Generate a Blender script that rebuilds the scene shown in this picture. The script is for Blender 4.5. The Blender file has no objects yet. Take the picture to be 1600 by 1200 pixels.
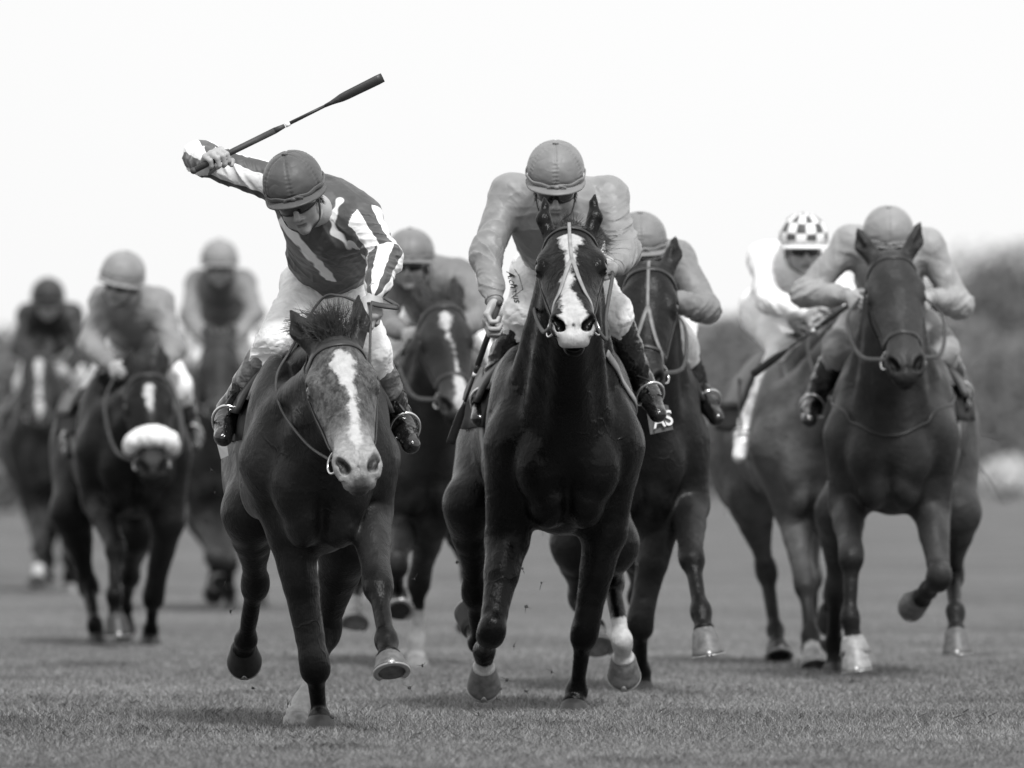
import bpy, math, random, time
import numpy as np
from mathutils import Vector, Matrix

# ------------------------------------------------------------------ camera, sky, sun
F = 17777.8            # focal length in photo pixels (400 mm lens)
HC = 1.19              # lens height above the turf
HY = 657.0             # horizon row of the photo
sc = bpy.context.scene
COL = sc.collection
cam = bpy.data.cameras.new('camera')
camo = bpy.data.objects.new('camera', cam)
COL.objects.link(camo)
camo.location = (0, 0, HC)
camo.rotation_euler = (math.radians(90), 0, 0)
cam.sensor_width = 36
cam.lens = 400
cam.shift_y = (HY - 600) / 1600
cam.clip_start = 1
cam.clip_end = 3000
cam.dof.use_dof = True
cam.dof.focus_distance = 44.2
cam.dof.aperture_fstop = 4.0
sc.camera = camo

SUN_EL, SUN_AZ = math.radians(49), math.radians(164)
world = bpy.data.worlds.new('World')
sc.world = world
world.use_nodes = True
wn = world.node_tree.nodes
wl = world.node_tree.links
bg = wn['Background']
sky = wn.new('ShaderNodeTexSky')
sky.sky_type = 'NISHITA'
sky.sun_disc = False
sky.sun_elevation = SUN_EL
sky.sun_rotation = SUN_AZ
bw = wn.new('ShaderNodeRGBToBW')
wl.new(sky.outputs[0], bw.inputs[0])
# a closed white cloud deck over the clear sky
mixn = wn.new('ShaderNodeMix')
mixn.data_type = 'FLOAT'
mixn.inputs[0].default_value = 0.93
wl.new(bw.outputs[0], mixn.inputs[2])
wtc = wn.new('ShaderNodeTexCoord')
wnz = wn.new('ShaderNodeTexNoise')
wnz.inputs['Scale'].default_value = 3.0
wnz.inputs['Detail'].default_value = 3.0
wl.new(wtc.outputs['Generated'], wnz.inputs['Vector'])
wmr = wn.new('ShaderNodeMapRange')
wmr.inputs[1].default_value = 0.3
wmr.inputs[2].default_value = 0.7
wmr.inputs[3].default_value = 6.7
wmr.inputs[4].default_value = 7.2
wl.new(wnz.outputs[0], wmr.inputs[0])
# the deck is brightest overhead and ahead, duller behind the photographer
wsp = wn.new('ShaderNodeSeparateXYZ')
wl.new(wtc.outputs['Generated'], wsp.inputs[0])
wy = wn.new('ShaderNodeMapRange')
for _i, _v in enumerate((-.7, .5, .85, 1.0)): wy.inputs[_i + 1].default_value = _v
wl.new(wsp.outputs[1], wy.inputs[0])
wz = wn.new('ShaderNodeMapRange')
for _i, _v in enumerate((.08, 1.0, 1.0, 1.35)): wz.inputs[_i + 1].default_value = _v
wl.new(wsp.outputs[2], wz.inputs[0])
wm1 = wn.new('ShaderNodeMath'); wm1.operation = 'MULTIPLY'
wm2 = wn.new('ShaderNodeMath'); wm2.operation = 'MULTIPLY'
wl.new(wmr.outputs[0], wm1.inputs[0]); wl.new(wy.outputs[0], wm1.inputs[1])
wl.new(wm1.outputs[0], wm2.inputs[0]); wl.new(wz.outputs[0], wm2.inputs[1])
wl.new(wm2.outputs[0], mixn.inputs[3])
wl.new(mixn.outputs[0], bg.inputs[0])
bg.inputs[1].default_value = 0.1

sun = bpy.data.lights.new('sun', 'SUN')
sun.energy = 2.6
sun.angle = math.radians(11)
suno = bpy.data.objects.new('sun', sun)
COL.objects.link(suno)
# hazy sun high behind the photographer, a little to the right
sdir = Vector((math.sin(SUN_AZ) * math.cos(SUN_EL), math.cos(SUN_AZ) * math.cos(SUN_EL), math.sin(SUN_EL)))
suno.rotation_euler = sdir.to_track_quat('Z', 'Y').to_euler()
suno.location = (0, 0, 50)

sc.view_settings.view_transform = 'Standard'
sc.view_settings.look = 'None'
sc.view_settings.exposure = 0.5
sc.view_settings.gamma = 1.0
sc.cycles.use_denoising = True
sc.cycles.max_bounces = 6

rnd = random.Random(7)
nrs = np.random.RandomState(11)

# ------------------------------------------------------------------ photo pixel + distance -> point
def W(px, py, d):
    return np.array([(px - 800.0) / F * d, d, HC - (py - HY) / F * d])

def V3(*a):
    return np.array(a, float)

def nrm(v):
    v = np.asarray(v, float)
    n = np.linalg.norm(v)
    return v / n if n > 1e-9 else v

def bone(parent, px, py, L, sgn):
    """end of a bone of length L that leaves parent and is seen at (px, py); sgn -1 towards the lens"""
    d = parent[1]
    for _ in range(3):
        q = W(px, py, d)
        lat2 = (q[0] - parent[0]) ** 2 + (q[2] - parent[2]) ** 2
        dy = math.sqrt(max(0.0, L * L - lat2))
        d = parent[1] + sgn * dy
    return W(px, py, d)

# ------------------------------------------------------------------ noise
_tab = np.random.RandomState(3).rand(65536).astype(np.float32)
def vnoise(p):
    p = np.asarray(p, np.float32)
    i = np.floor(p)
    f = p - i
    f = f * f * (3 - 2 * f)
    i = i.astype(np.int64)
    out = np.zeros(len(p), np.float32)
    for dx in (0, 1):
        wx = f[:, 0] if dx else 1 - f[:, 0]
        for dy in (0, 1):
            wy = f[:, 1] if dy else 1 - f[:, 1]
            for dz in (0, 1):
                wz = f[:, 2] if dz else 1 - f[:, 2]
                h = ((i[:, 0] + dx) * 73856093) ^ ((i[:, 1] + dy) * 19349663) ^ ((i[:, 2] + dz) * 83492791)
                h = (h ^ (h >> 13)) & 65535
                out += wx * wy * wz * _tab[h]
    return out

# ------------------------------------------------------------------ solid modelling with blended volumes
class Solid:
    def __init__(s):
        s.ops = []
        s.post = None
    def _add(s, fn, lo, hi, k, mode):
        s.ops.append((fn, np.asarray(lo, np.float32), np.asarray(hi, np.float32), k, mode))
    def cone(s, a, b, ra, rb, k=0.03, mode=0, flat=None, fold=None):
        a = np.asarray(a, np.float32); b = np.asarray(b, np.float32)
        ba = b - a
        L2 = float(ba @ ba) + 1e-9
        L = math.sqrt(L2)
        m = max(ra, rb)
        if flat is not None:
            fd, fs = np.asarray(nrm(flat[0]), np.float32), flat[1]
            if fs < 1: m = m / fs
        if fold: m += fold[0]
        an_ = (fold[2] if fold else 0) * 2.4
        tv = nrm(np.cross(ba, (math.cos(an_), math.sin(an_), .3))).astype(np.float32)
        def fn(p):
            q = p - a
            t = np.clip((q @ ba) / L2, 0, 1)
            q = q - t[:, None] * ba
            if flat is not None:
                c = q @ fd
                q = q + (c * (fs - 1))[:, None] * fd
            d = np.sqrt((q * q).sum(1)) - (ra + (rb - ra) * t)
            if fold:
                amp, fr, seed = fold[:3]
                qq = q * (fr * 0.38) + seed
                n1 = vnoise(qq)
                u = t * L * fr + n1 * 1.6 + (q @ tv) * fr * 1.1
                n = vnoise(np.stack([u + seed * 3.1, qq[:, 0] * .8 + n1, qq[:, 2] * .8], 1))
                n = (1 - np.abs(2 * n - 1)) ** 3
                n2 = vnoise(np.stack([u * 2.3 + n1, qq[:, 0] * 1.9 + 7, qq[:, 2] * 1.9 - n1], 1))
                n2 = (1 - np.abs(2 * n2 - 1)) ** 3
                wgt = 1.0 if len(fold) < 4 else .38 + .62 * np.exp(-((t - fold[3]) / fold[4]) ** 2)
                d = d - wgt * (amp * (n - 0.25) + amp * .45 * (n2 - .25))
            return d
        s._add(fn, np.minimum(a, b) - m, np.maximum(a, b) + m, k, mode)
        return s
    def chain(s, pts, rs, k=0.03, flat=None, fold=None):
        pts = [np.asarray(p, np.float32) for p in pts]
        sub = Solid()
        for i in range(len(pts) - 1):
            sub.cone(pts[i], pts[i + 1], rs[i], rs[i + 1], k, flat=flat, fold=fold if fold is None else (fold[0], fold[1], fold[2] + i * 1.7) + tuple(fold[3:]))
        fns = [o[0] for o in sub.ops]
        lo = np.min([o[1] for o in sub.ops], 0); hi = np.max([o[2] for o in sub.ops], 0)
        def fn(p):
            d = fns[0](p)
            for f in fns[1:]:
                e = f(p)
                h = np.maximum(.012 - np.abs(d - e), 0) / .012
                d = np.minimum(d, e) - h * h * .003
            return d
        s._add(fn, lo, hi, k, 0)
        return s
    def ell(s, c, r, R=None, k=0.03, mode=0):
        c = np.asarray(c, np.float32)
        r = np.asarray(r, np.float32)
        R = np.eye(3, dtype=np.float32) if R is None else np.asarray(R, np.float32)   # rows = local axes
        ext = np.sqrt(((R * r[:, None]) ** 2).sum(0))
        def fn(p):
            q = (p - c) @ R.T
            k0 = np.sqrt(((q / r) ** 2).sum(1)) + 1e-9
            k1 = np.sqrt(((q / (r * r)) ** 2).sum(1)) + 1e-9
            return k0 * (k0 - 1) / k1
        s._add(fn, c - ext, c + ext, k, mode)
        return s
    def eval(s, p, margin=0.02):
        p = np.asarray(p, np.float32)
        d = np.full(len(p), 1.0, np.float32)
        for fn, lo, hi, k, mode in s.ops:
            mg = k + margin
            m = ((p > lo - mg) & (p < hi + mg)).all(1)
            ix = np.nonzero(m)[0]
            if len(ix) == 0: continue
            v = fn(p[ix]).astype(np.float32)
            o = d[ix]
            if mode == 0:
                h = np.maximum(k - np.abs(o - v), 0) / k
                d[ix] = np.minimum(o, v) - h * h * k * 0.25
            else:
                h = np.maximum(k - np.abs(o + v), 0) / k
                d[ix] = np.maximum(o, -v) + h * h * k * 0.25
        if s.post is not None:
            d = s.post(p, d)
        return d
    def grad(s, p, e=0.003):
        g = np.zeros((len(p), 3), np.float32)
        for a in range(3):
            o = np.zeros(3, np.float32); o[a] = e
            g[:, a] = s.eval(p + o, 0.1) - s.eval(p - o, 0.1)
        n = np.linalg.norm(g, axis=1, keepdims=True)
        return g / np.maximum(n, 1e-6)
    def project(s, p, off=0.0, it=10):
        p = np.asarray(p, np.float32).copy()
        for _ in range(it):
            d = np.clip(s.eval(p, 0.3) - off, -0.05, 0.05)
            g = s.grad(p)
            p = p - 0.85 * d[:, None] * g
        return p, s.grad(p)
    def mesh(s, vox, extra=0.0):
        los = np.array([o[1] for o in s.ops if o[4] == 0]).min(0) - 4 * vox - 0.01
        his = np.array([o[2] for o in s.ops if o[4] == 0]).max(0) + 4 * vox + 0.01
        c = 4 * vox
        n = np.ceil((his - los) / c).astype(int) + 1
        gx = np.arange(n[0]); gy = np.arange(n[1]); gz = np.arange(n[2])
        G = np.stack(np.meshgrid(gx, gy, gz, indexing='ij'), -1).reshape(-1, 3)
        dc = s.eval(los + (G * 4 + 1.5) * vox, 2 * c)
        act = np.abs(dc) < c * 1.35 + extra
        A = G[act]
        sub = np.stack(np.meshgrid(np.arange(4), np.arange(4), np.arange(4), indexing='ij'), -1).reshape(-1, 3)
        I = (A[:, None, :] * 4 + sub[None]).reshape(-1, 3)
        dense = dc.reshape(n).repeat(4, 0).repeat(4, 1).repeat(4, 2)
        df = s.eval(los + I * vox, 3 * vox)
        dense[I[:, 0], I[:, 1], I[:, 2]] = df
        N = n * 4
        ok = (I < N - 1).all(1)
        I = I[ok]
        flat = dense.reshape(-1)
        st = np.array([N[1] * N[2], N[2], 1])
        base = I @ st
        offs = [(i, j, k) for i in (0, 1) for j in (0, 1) for k in (0, 1)]
        ofl = np.array([np.dot(o, st) for o in offs])
        neg = np.zeros(len(base), np.int8)
        for o in ofl:
            neg += (flat[base + o] < 0)
        mix = (neg > 0) & (neg < 8)
        I = I[mix]; base = base[mix]
        cv = np.stack([flat[base + o] for o in ofl], 1)
        acc = np.zeros((len(base), 3)); cnt = np.zeros(len(base))
        for a in range(8):
            for b in range(a + 1, 8):
                df_ = np.array(offs[b]) - np.array(offs[a])
                if np.abs(df_).sum() != 1: continue
                va, vb = cv[:, a], cv[:, b]
                cr = (va < 0) != (vb < 0)
                t = np.where(cr, va / np.where(cr, va - vb, 1), 0)
                acc += np.where(cr[:, None], np.array(offs[a]) + t[:, None] * df_, 0)
                cnt += cr
        P = los + (I + acc / cnt[:, None]) * vox
        idx = np.full(len(flat), -1, np.int32)
        idx[base] = np.arange(len(base))
        quads = []
        for ax in range(3):
            o1, o2 = [(1, 2), (2, 0), (0, 1)][ax]
            va = cv[:, 0]; vb = cv[:, offs.index(tuple(1 if i == ax else 0 for i in range(3)))]
            for sg in (0, 1):
                m = (va < 0) & (vb >= 0) if sg == 0 else (va >= 0) & (vb < 0)
                m &= (I[:, o1] > 0) & (I[:, o2] > 0)
                b = base[m]
                q = np.stack([idx[b], idx[b - st[o1]], idx[b - st[o1] - st[o2]], idx[b - st[o2]]], 1)
                q = q[(q >= 0).all(1)]
                quads.append(q if sg == 0 else q[:, ::-1])
        Q = np.concatenate(quads)
        # one light relaxation takes the grid steps out
        nb = np.zeros_like(P); ct = np.zeros(len(P))
        for a, b in ((0, 1), (1, 2), (2, 3), (3, 0)):
            np.add.at(nb, Q[:, a], P[Q[:, b]]); np.add.at(nb, Q[:, b], P[Q[:, a]])
            np.add.at(ct, Q[:, a], 1); np.add.at(ct, Q[:, b], 1)
        P = np.where(ct[:, None] > 0, 0.55 * P + 0.45 * nb / np.maximum(ct, 1)[:, None], P)
        return P, Q

# ------------------------------------------------------------------ blender helpers
def link_mesh(name, P, Q, mat, parent=None, attrs=None, smooth=True, tris=None):
    me = bpy.data.meshes.new(name)
    P = np.asarray(P, np.float32)
    Q = np.asarray(Q, np.int32).reshape(-1, np.asarray(Q).shape[-1])
    k = Q.shape[1]
    me.vertices.add(len(P)); me.vertices.foreach_set('co', P.ravel())
    me.loops.add(Q.size); me.loops.foreach_set('vertex_index', Q.ravel())
    me.polygons.add(len(Q)); me.polygons.foreach_set('loop_start', np.arange(0, Q.size, k, dtype=np.int32))
    me.update(calc_edges=True)
    if smooth:
        me.polygons.foreach_set('use_smooth', np.ones(len(Q), bool))
    for an, av in (attrs or {}).items():
        at = me.attributes.new(an, 'FLOAT', 'POINT')
        at.data.foreach_set('value', np.asarray(av, np.float32))
    me.validate()
    if mat is not None: me.materials.append(mat)
    o = bpy.data.objects.new(name, me)
    COL.objects.link(o)
    put(o, parent)
    return o

def put(o, parent):
    if parent is not None:
        o.parent = parent
        wm = parent.get('_w')
        loc = Vector(world_loc(parent))
        o.location = o.location - loc

def world_loc(o):
    v = Vector(o.location)
    while o.parent is not None:
        o = o.parent
        v = v + Vector(o.location)
    return v

def thing(name, label, cat, loc, group=None):
    o = bpy.data.objects.new(name, None)
    COL.objects.link(o)
    o.location = loc
    o.empty_display_size = 0.2
    tag(o, label, cat, group)
    return o

def tag(o, label, cat, group=None, kind=None):
    o['label'] = label; o['category'] = cat
    if group: o['group'] = group
    if kind: o['kind'] = kind
    return o

class MB:
    """collects small polygon pieces into one mesh"""
    def __init__(s):
        s.v = []; s.f = []; s.n = 0
    def add(s, P, Q):
        s.v.append(np.asarray(P, float)); 
        for q in Q: s.f.append([int(i) + s.n for i in q])
        s.n += len(P)
    def build(s, name, mat, parent=None, smooth=True):
        me = bpy.data.meshes.new(name)
        V = np.concatenate(s.v)
        me.from_pydata([tuple(v) for v in V], [], s.f)
        if smooth: me.polygons.foreach_set('use_smooth', np.ones(len(me.polygons), bool))
        me.update()
        if mat is not None: me.materials.append(mat)
        o = bpy.data.objects.new(name, me)
        COL.objects.link(o)
        put(o, parent)
        return o

def spline(pts, n=8, closed=False):
    pts = [np.asarray(p, float) for p in pts]
    if len(pts) < 3 and not closed:
        return np.array([pts[0] + (pts[-1] - pts[0]) * t for t in np.linspace(0, 1, n + 1)])
    out = []
    m = len(pts)
    rng = range(m) if closed else range(m - 1)
    for i in rng:
        p0 = pts[(i - 1) % m] if (closed or i > 0) else 2 * pts[0] - pts[1]
        p1 = pts[i]; p2 = pts[(i + 1) % m]
        p3 = pts[(i + 2) % m] if (closed or i + 2 < m) else 2 * pts[-1] - pts[-2]
        for t in np.linspace(0, 1, n, endpoint=False):
            out.append(0.5 * (2 * p1 + (p2 - p0) * t + (2 * p0 - 5 * p1 + 4 * p2 - p3) * t * t + (3 * p1 - p0 - 3 * p2 + p3) * t ** 3))
    if not closed: out.append(pts[-1])
    return np.array(out)

def tube_geo(path, r, seg=8, closed=False):
    path = np.asarray(path)
    n = len(path)
    rr = np.full(n, r) if np.isscalar(r) else np.interp(np.linspace(0, 1, n), np.linspace(0, 1, len(r)), r)
    T = np.roll(path, -1, 0) - np.roll(path, 1, 0) if closed else np.gradient(path, axis=0)
    T /= np.maximum(np.linalg.norm(T, axis=1, keepdims=True), 1e-9)
    u = nrm(np.cross(T[0], (0.3, 0.2, 0.93)))
    P = []
    for i in range(n):
        u = nrm(u - T[i] * (u @ T[i]))
        w = np.cross(T[i], u)
        for k in range(seg):
            a = 2 * math.pi * k / seg
            P.append(path[i] + rr[i] * (math.cos(a) * u + math.sin(a) * w))
    Q = []
    for i in range(n if closed else n - 1):
        j = (i + 1) % n
        for k in range(seg):
            l = (k + 1) % seg
            Q.append((i * seg + k, i * seg + l, j * seg + l, j * seg + k))
    if not closed:
        Q.append(tuple(range(seg - 1, -1, -1)))
        Q.append(tuple(range((n - 1) * seg, n * seg)))
    return np.array(P), Q

def ribbon_geo(path, nors, width, thick):
    """flat strap along path whose faces look along nors"""
    path = np.asarray(path, float); n = len(path)
    T = np.gradient(path, axis=0)
    T /= np.maximum(np.linalg.norm(T, axis=1, keepdims=True), 1e-9)
    P = []
    wd = np.full(n, width) if np.isscalar(width) else np.asarray(width)
    for i in range(n):
        N = nrm(nors[i] - T[i] * (T[i] @ nors[i]))
        B = np.cross(T[i], N) * wd[i] / 2
        h = N * thick
        e = B * 0.82
        P += [path[i] - B - h * .3, path[i] - B + h * .55, path[i] - e + h, path[i] + e + h, path[i] + B + h * .55, path[i] + B - h * .3]
    Q = []
    for i in range(n - 1):
        for k in range(6):
            l = (k + 1) % 6
            Q.append((i * 6 + k, i * 6 + l, i * 6 + 6 + l, i * 6 + 6 + k))
    Q.append((5, 4, 3, 2, 1, 0)); Q.append(tuple(range(n * 6 - 6, n * 6)))
    return np.array(P), Q

def hair_geo(mb, root, d0, length, r, bend, seg=5, rng=rnd, wander=.09):
    """one tapered strand"""
    p = np.asarray(root, float).copy()
    d = nrm(d0)
    pts = [p.copy()]
    for i in range(seg):
        d = nrm(d + bend / seg + np.array([rng.gauss(0, wander) for _ in range(3)]))
        p = p + d * length / seg
        pts.append(p.copy())
    P, Q = tube_geo(pts, [r, r * .9, r * .7, r * .15], 3)
    mb.add(P, Q)

# ------------------------------------------------------------------ materials (all neutral greys: the photograph is black and white)
def grey(v): return (v, v, v, 1)

def base_mat(name):
    m = bpy.data.materials.new(name)
    m.use_nodes = True
    return m, m.node_tree.nodes, m.node_tree.links, m.node_tree.nodes['Principled BSDF']

def nz(n, l, scale, detail=3.0, coord='Object', stretch=None, rough=.5):
    tc = n.new('ShaderNodeTexCoord')
    t = n.new('ShaderNodeTexNoise')
    t.inputs['Scale'].default_value = scale
    t.inputs['Detail'].default_value = detail
    t.inputs['Roughness'].default_value = rough
    src = tc.outputs[coord]
    if stretch is not None:
        mp = n.new('ShaderNodeMapping')
        mp.inputs['Scale'].default_value = stretch
        l.new(src, mp.inputs[0]); src = mp.outputs[0]
    l.new(src, t.inputs['Vector'])
    return t.outputs[0]

def mrange(n, l, src, a, b, c, d):
    m = n.new('ShaderNodeMapRange')
    for i, v in enumerate((a, b, c, d)): m.inputs[i + 1].default_value = v
    l.new(src, m.inputs[0])
    return m.outputs[0]

def fmix(n, l, f, a, b):
    m = n.new('ShaderNodeMix'); m.data_type = 'FLOAT'
    for s, v in ((0, f), (2, a), (3, b)):
        if isinstance(v, (int, float)): m.inputs[s].default_value = v
        else: l.new(v, m.inputs[s])
    return m.outputs[0]

def math_n(n, l, op, a, b=None):
    m = n.new('ShaderNodeMath'); m.operation = op
    for s, v in ((0, a), (1, b)):
        if v is None: continue
        if isinstance(v, (int, float)): m.inputs[s].default_value = v
        else: l.new(v, m.inputs[s])
    return m.outputs[0]

def attr(n, name):
    a = n.new('ShaderNodeAttribute'); a.attribute_name = name
    return a.outputs['Fac']

def bump(n, l, src, strength, dist, b):
    bp = n.new('ShaderNodeBump')
    bp.inputs['Strength'].default_value = strength
    bp.inputs['Distance'].default_value = dist
    l.new(src, bp.inputs['Height'])
    l.new(bp.outputs[0], b.inputs['Normal'])
    return bp

_mc = {}
def plain(name, v, rough=.5, metal=0.0, nscale=25, namp=.25, bmp=0.0, bscale=200, coat=0.0, spec=.5):
    key = (name, v, rough)
    if key in _mc: return _mc[key]
    m, n, l, b = base_mat(name)
    t = nz(n, l, nscale)
    v2 = mrange(n, l, t, .3, .7, v * (1 - namp), v * (1 + namp))
    l.new(v2, b.inputs['Base Color'])
    b.inputs['Roughness'].default_value = rough
    b.inputs['Metallic'].default_value = metal
    b.inputs['Coat Weight'].default_value = coat
    b.inputs['Specular IOR Level'].default_value = spec
    if bmp:
        bump(n, l, nz(n, l, bscale, 4), bmp, .002, b)
    _mc[key] = m
    return m

def coat_mat(name, v, roan=0.0, rough=.42, spec=.15, white=.44, dark=.35):
    m, n, l, b = base_mat(name)
    big = nz(n, l, 5, 4)
    fine = nz(n, l, 130, 3)
    c = mrange(n, l, big, .3, .7, v * .6, v * 1.5)
    c2 = math_n(n, l, 'MULTIPLY', c, mrange(n, l, fine, .25, .75, .8, 1.2))
    if roan:
        r = mrange(n, l, nz(n, l, 48, 6, stretch=(1, 1, .6), rough=.75), .40, .80, .1, .9)
        ra = math_n(n, l, 'MULTIPLY', attr(n, 'roan'), r)
        c2 = fmix(n, l, math_n(n, l, 'MULTIPLY', ra, roan), c2, .30)
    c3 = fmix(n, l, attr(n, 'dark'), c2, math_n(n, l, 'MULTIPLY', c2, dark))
    c3 = fmix(n, l, attr(n, 'pale'), c3, mrange(n, l, nz(n, l, 55, 4, rough=.6), .3, .7, .17, .32))
    wob = nz(n, l, 45, 5, rough=.7)
    wa = math_n(n, l, 'ADD', attr(n, 'white'), mrange(n, l, wob, .25, .75, -.3, .3))
    wm = mrange(n, l, wa, .33, .72, 0, 1)
    wv = mrange(n, l, nz(n, l, 40, 4), .3, .7, white * .8, white * 1.08)
    c4 = fmix(n, l, wm, c3, wv)
    l.new(c4, b.inputs['Base Color'])
    r1 = mrange(n, l, nz(n, l, 14, 3), .3, .7, rough * .82, rough * 1.2)
    l.new(r1, b.inputs['Roughness'])
    b.inputs['Specular IOR Level'].default_value = spec
    # short lying hair
    h = nz(n, l, 160, 3, stretch=(1, 1, .22))
    h2 = nz(n, l, 26, 4)
    hh = math_n(n, l, 'ADD', h, math_n(n, l, 'MULTIPLY', h2, 2.2))
    # veins standing under the skin
    tc = n.new('ShaderNodeTexCoord')
    ds = n.new('ShaderNodeTexNoise'); ds.inputs['Scale'].default_value = 6; ds.inputs['Detail'].default_value = 3
    l.new(tc.outputs['Object'], ds.inputs['Vector'])
    va = n.new('ShaderNodeVectorMath'); va.operation = 'MULTIPLY_ADD'
    l.new(ds.outputs[1], va.inputs[0]); va.inputs[1].default_value = (.22, .22, .22); l.new(tc.outputs['Object'], va.inputs[2])
    vo = n.new('ShaderNodeTexVoronoi'); vo.feature = 'DISTANCE_TO_EDGE'; vo.inputs['Scale'].default_value = 6.5
    l.new(va.outputs[0], vo.inputs['Vector'])
    vr = mrange(n, l, vo.outputs['Distance'], 0, .05, 1, 0)
    vm = mrange(n, l, nz(n, l, 3.2, 2), .53, .66, 0, 1)
    hh = math_n(n, l, 'ADD', hh, math_n(n, l, 'MULTIPLY', math_n(n, l, 'MULTIPLY', vr, math_n(n, l, 'MULTIPLY', vm, math_n(n, l, 'SUBTRACT', 1.0, attr(n, 'dark')))), .8))
    # big muscle ripple
    hh = math_n(n, l, 'ADD', hh, math_n(n, l, 'MULTIPLY', nz(n, l, 11, 2), 3.0))
    bump(n, l, hh, .6, .004, b)
    return m

def cloth_mat(name, v, rough=.5, white=.74, wr=.45, sheen=.15, scale=6, pattern=True, v2=None):
    """satin; attribute 'pat' > 0 carries the second colour"""
    m, n, l, b = base_mat(name)
    t = nz(n, l, 12, 3)
    c = mrange(n, l, t, .3, .7, v * .86, v * 1.12)
    if pattern:
        a = mrange(n, l, attr(n, 'pat'), -.04, .04, 0, 1)
        c = fmix(n, l, a, c, white)
    if v2 is not None:
        a = mrange(n, l, attr(n, 'pat2'), -.04, .04, 0, 1)
        c = fmix(n, l, a, c, v2)
    l.new(c, b.inputs['Base Color'])
    b.inputs['Roughness'].default_value = rough
    b.inputs['Sheen Weight'].default_value = sheen
    b.inputs['Specular IOR Level'].default_value = .35
    w = nz(n, l, scale * 1.3, 2.5, stretch=(1, 1, 1.3), rough=.4)
    rg = n.new('ShaderNodeMath'); rg.operation = 'PINGPONG'
    l.new(w, rg.inputs[0]); rg.inputs[1].default_value = .13
    f = nz(n, l, 400, 2)
    w3 = nz(n, l, scale * 2.4, 2, stretch=(1, 1, .45), rough=.4)
    r3 = n.new('ShaderNodeMath'); r3.operation = 'PINGPONG'
    l.new(w3, r3.inputs[0]); r3.inputs[1].default_value = .10
    k3 = mrange(n, l, nz(n, l, 5, 2), .45, .65, 0, .55)
    s = math_n(n, l, 'ADD', math_n(n, l, 'MULTIPLY', rg.outputs[0], 1.0), math_n(n, l, 'MULTIPLY', f, .012))
    s = math_n(n, l, 'ADD', s, math_n(n, l, 'MULTIPLY', r3.outputs[0], k3))
    bump(n, l, s, wr, .05, b)
    return m

def skin_mat():
    m, n, l, b = base_mat('skin')
    c = mrange(n, l, nz(n, l, 30, 4), .3, .7, .29, .40)
    c = fmix(n, l, attr(n, 'lip'), c, .13)
    l.new(c, b.inputs['Base Color'])
    b.inputs['Roughness'].default_value = .48
    b.inputs['Subsurface Weight'].default_value = .08
    b.inputs['Subsurface Radius'].default_value = (.006, .006, .006)
    bump(n, l, nz(n, l, 200, 4), .35, .002, b)
    return m
M_skin = skin_mat()
M_leather = plain('black_leather', .018, .42, bmp=.25, bscale=300)
M_greyleather = plain('grey_leather', .16, .5, bmp=.25, bscale=300)
M_webbing = plain('pale_webbing', .24, .7, bmp=.4, bscale=350)
M_patent = plain('patent_boot', .008, .12, coat=.6, namp=.3, bmp=.15, bscale=22)
M_rubber = plain('rubber_rein', .04, .6, bmp=.4, bscale=350)
M_steel = plain('polished_steel', .7, .22, metal=1.0, namp=.06)
M_eye = plain('eye_glass', .008, .06, coat=.8)
M_hair = plain('dark_hair', .022, .5, nscale=60)
M_mane = plain('dark_mane', .03, .45, nscale=60)
M_lens = plain('goggle_lens', .012, .08, coat=1.0)
M_hoof = plain('horn_hoof', .10, .5, nscale=40, namp=.35, bmp=.4, bscale=60)
M_hoofdark = plain('dark_hoof', .015, .5, nscale=40, namp=.35, bmp=.4, bscale=60)
M_hoofpale = plain('pale_hoof', .24, .5, nscale=40, namp=.3, bmp=.4, bscale=60)
M_shoe = plain('aluminium_shoe', .35, .4, metal=.8, namp=.1)
M_fleece = plain('white_fleece', .8, .95, nscale=60, namp=.12, bmp=1.0, bscale=120)
M_clothdark = plain('dark_saddle_cloth', .012, .8, bmp=.4, bscale=300)
M_clothmid = plain('grey_saddle_cloth', .10, .8, bmp=.4, bscale=300)
M_white = plain('white_cloth', .78, .8, namp=.05, bmp=.3, bscale=200)
M_ink = plain('black_ink', .02, .7)

# ------------------------------------------------------------------ horse
def head_matrix(pitch, yaw, roll):
    """columns: w (across, to the viewer's right), u (down the face to the lips), v (out of the face)"""
    p, y, r = map(math.radians, (pitch, yaw, roll))
    w = V3(1, 0, 0); u = V3(0, -math.sin(p), -math.cos(p)); v = V3(0, -math.cos(p), math.sin(p))
    M = np.stack([w, u, v], 1)
    Ry = np.array(Matrix.Rotation(y, 3, 'Z')); Rr = np.array(Matrix.Rotation(r, 3, 'Y'))
    return Rr @ Ry @ M

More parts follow.
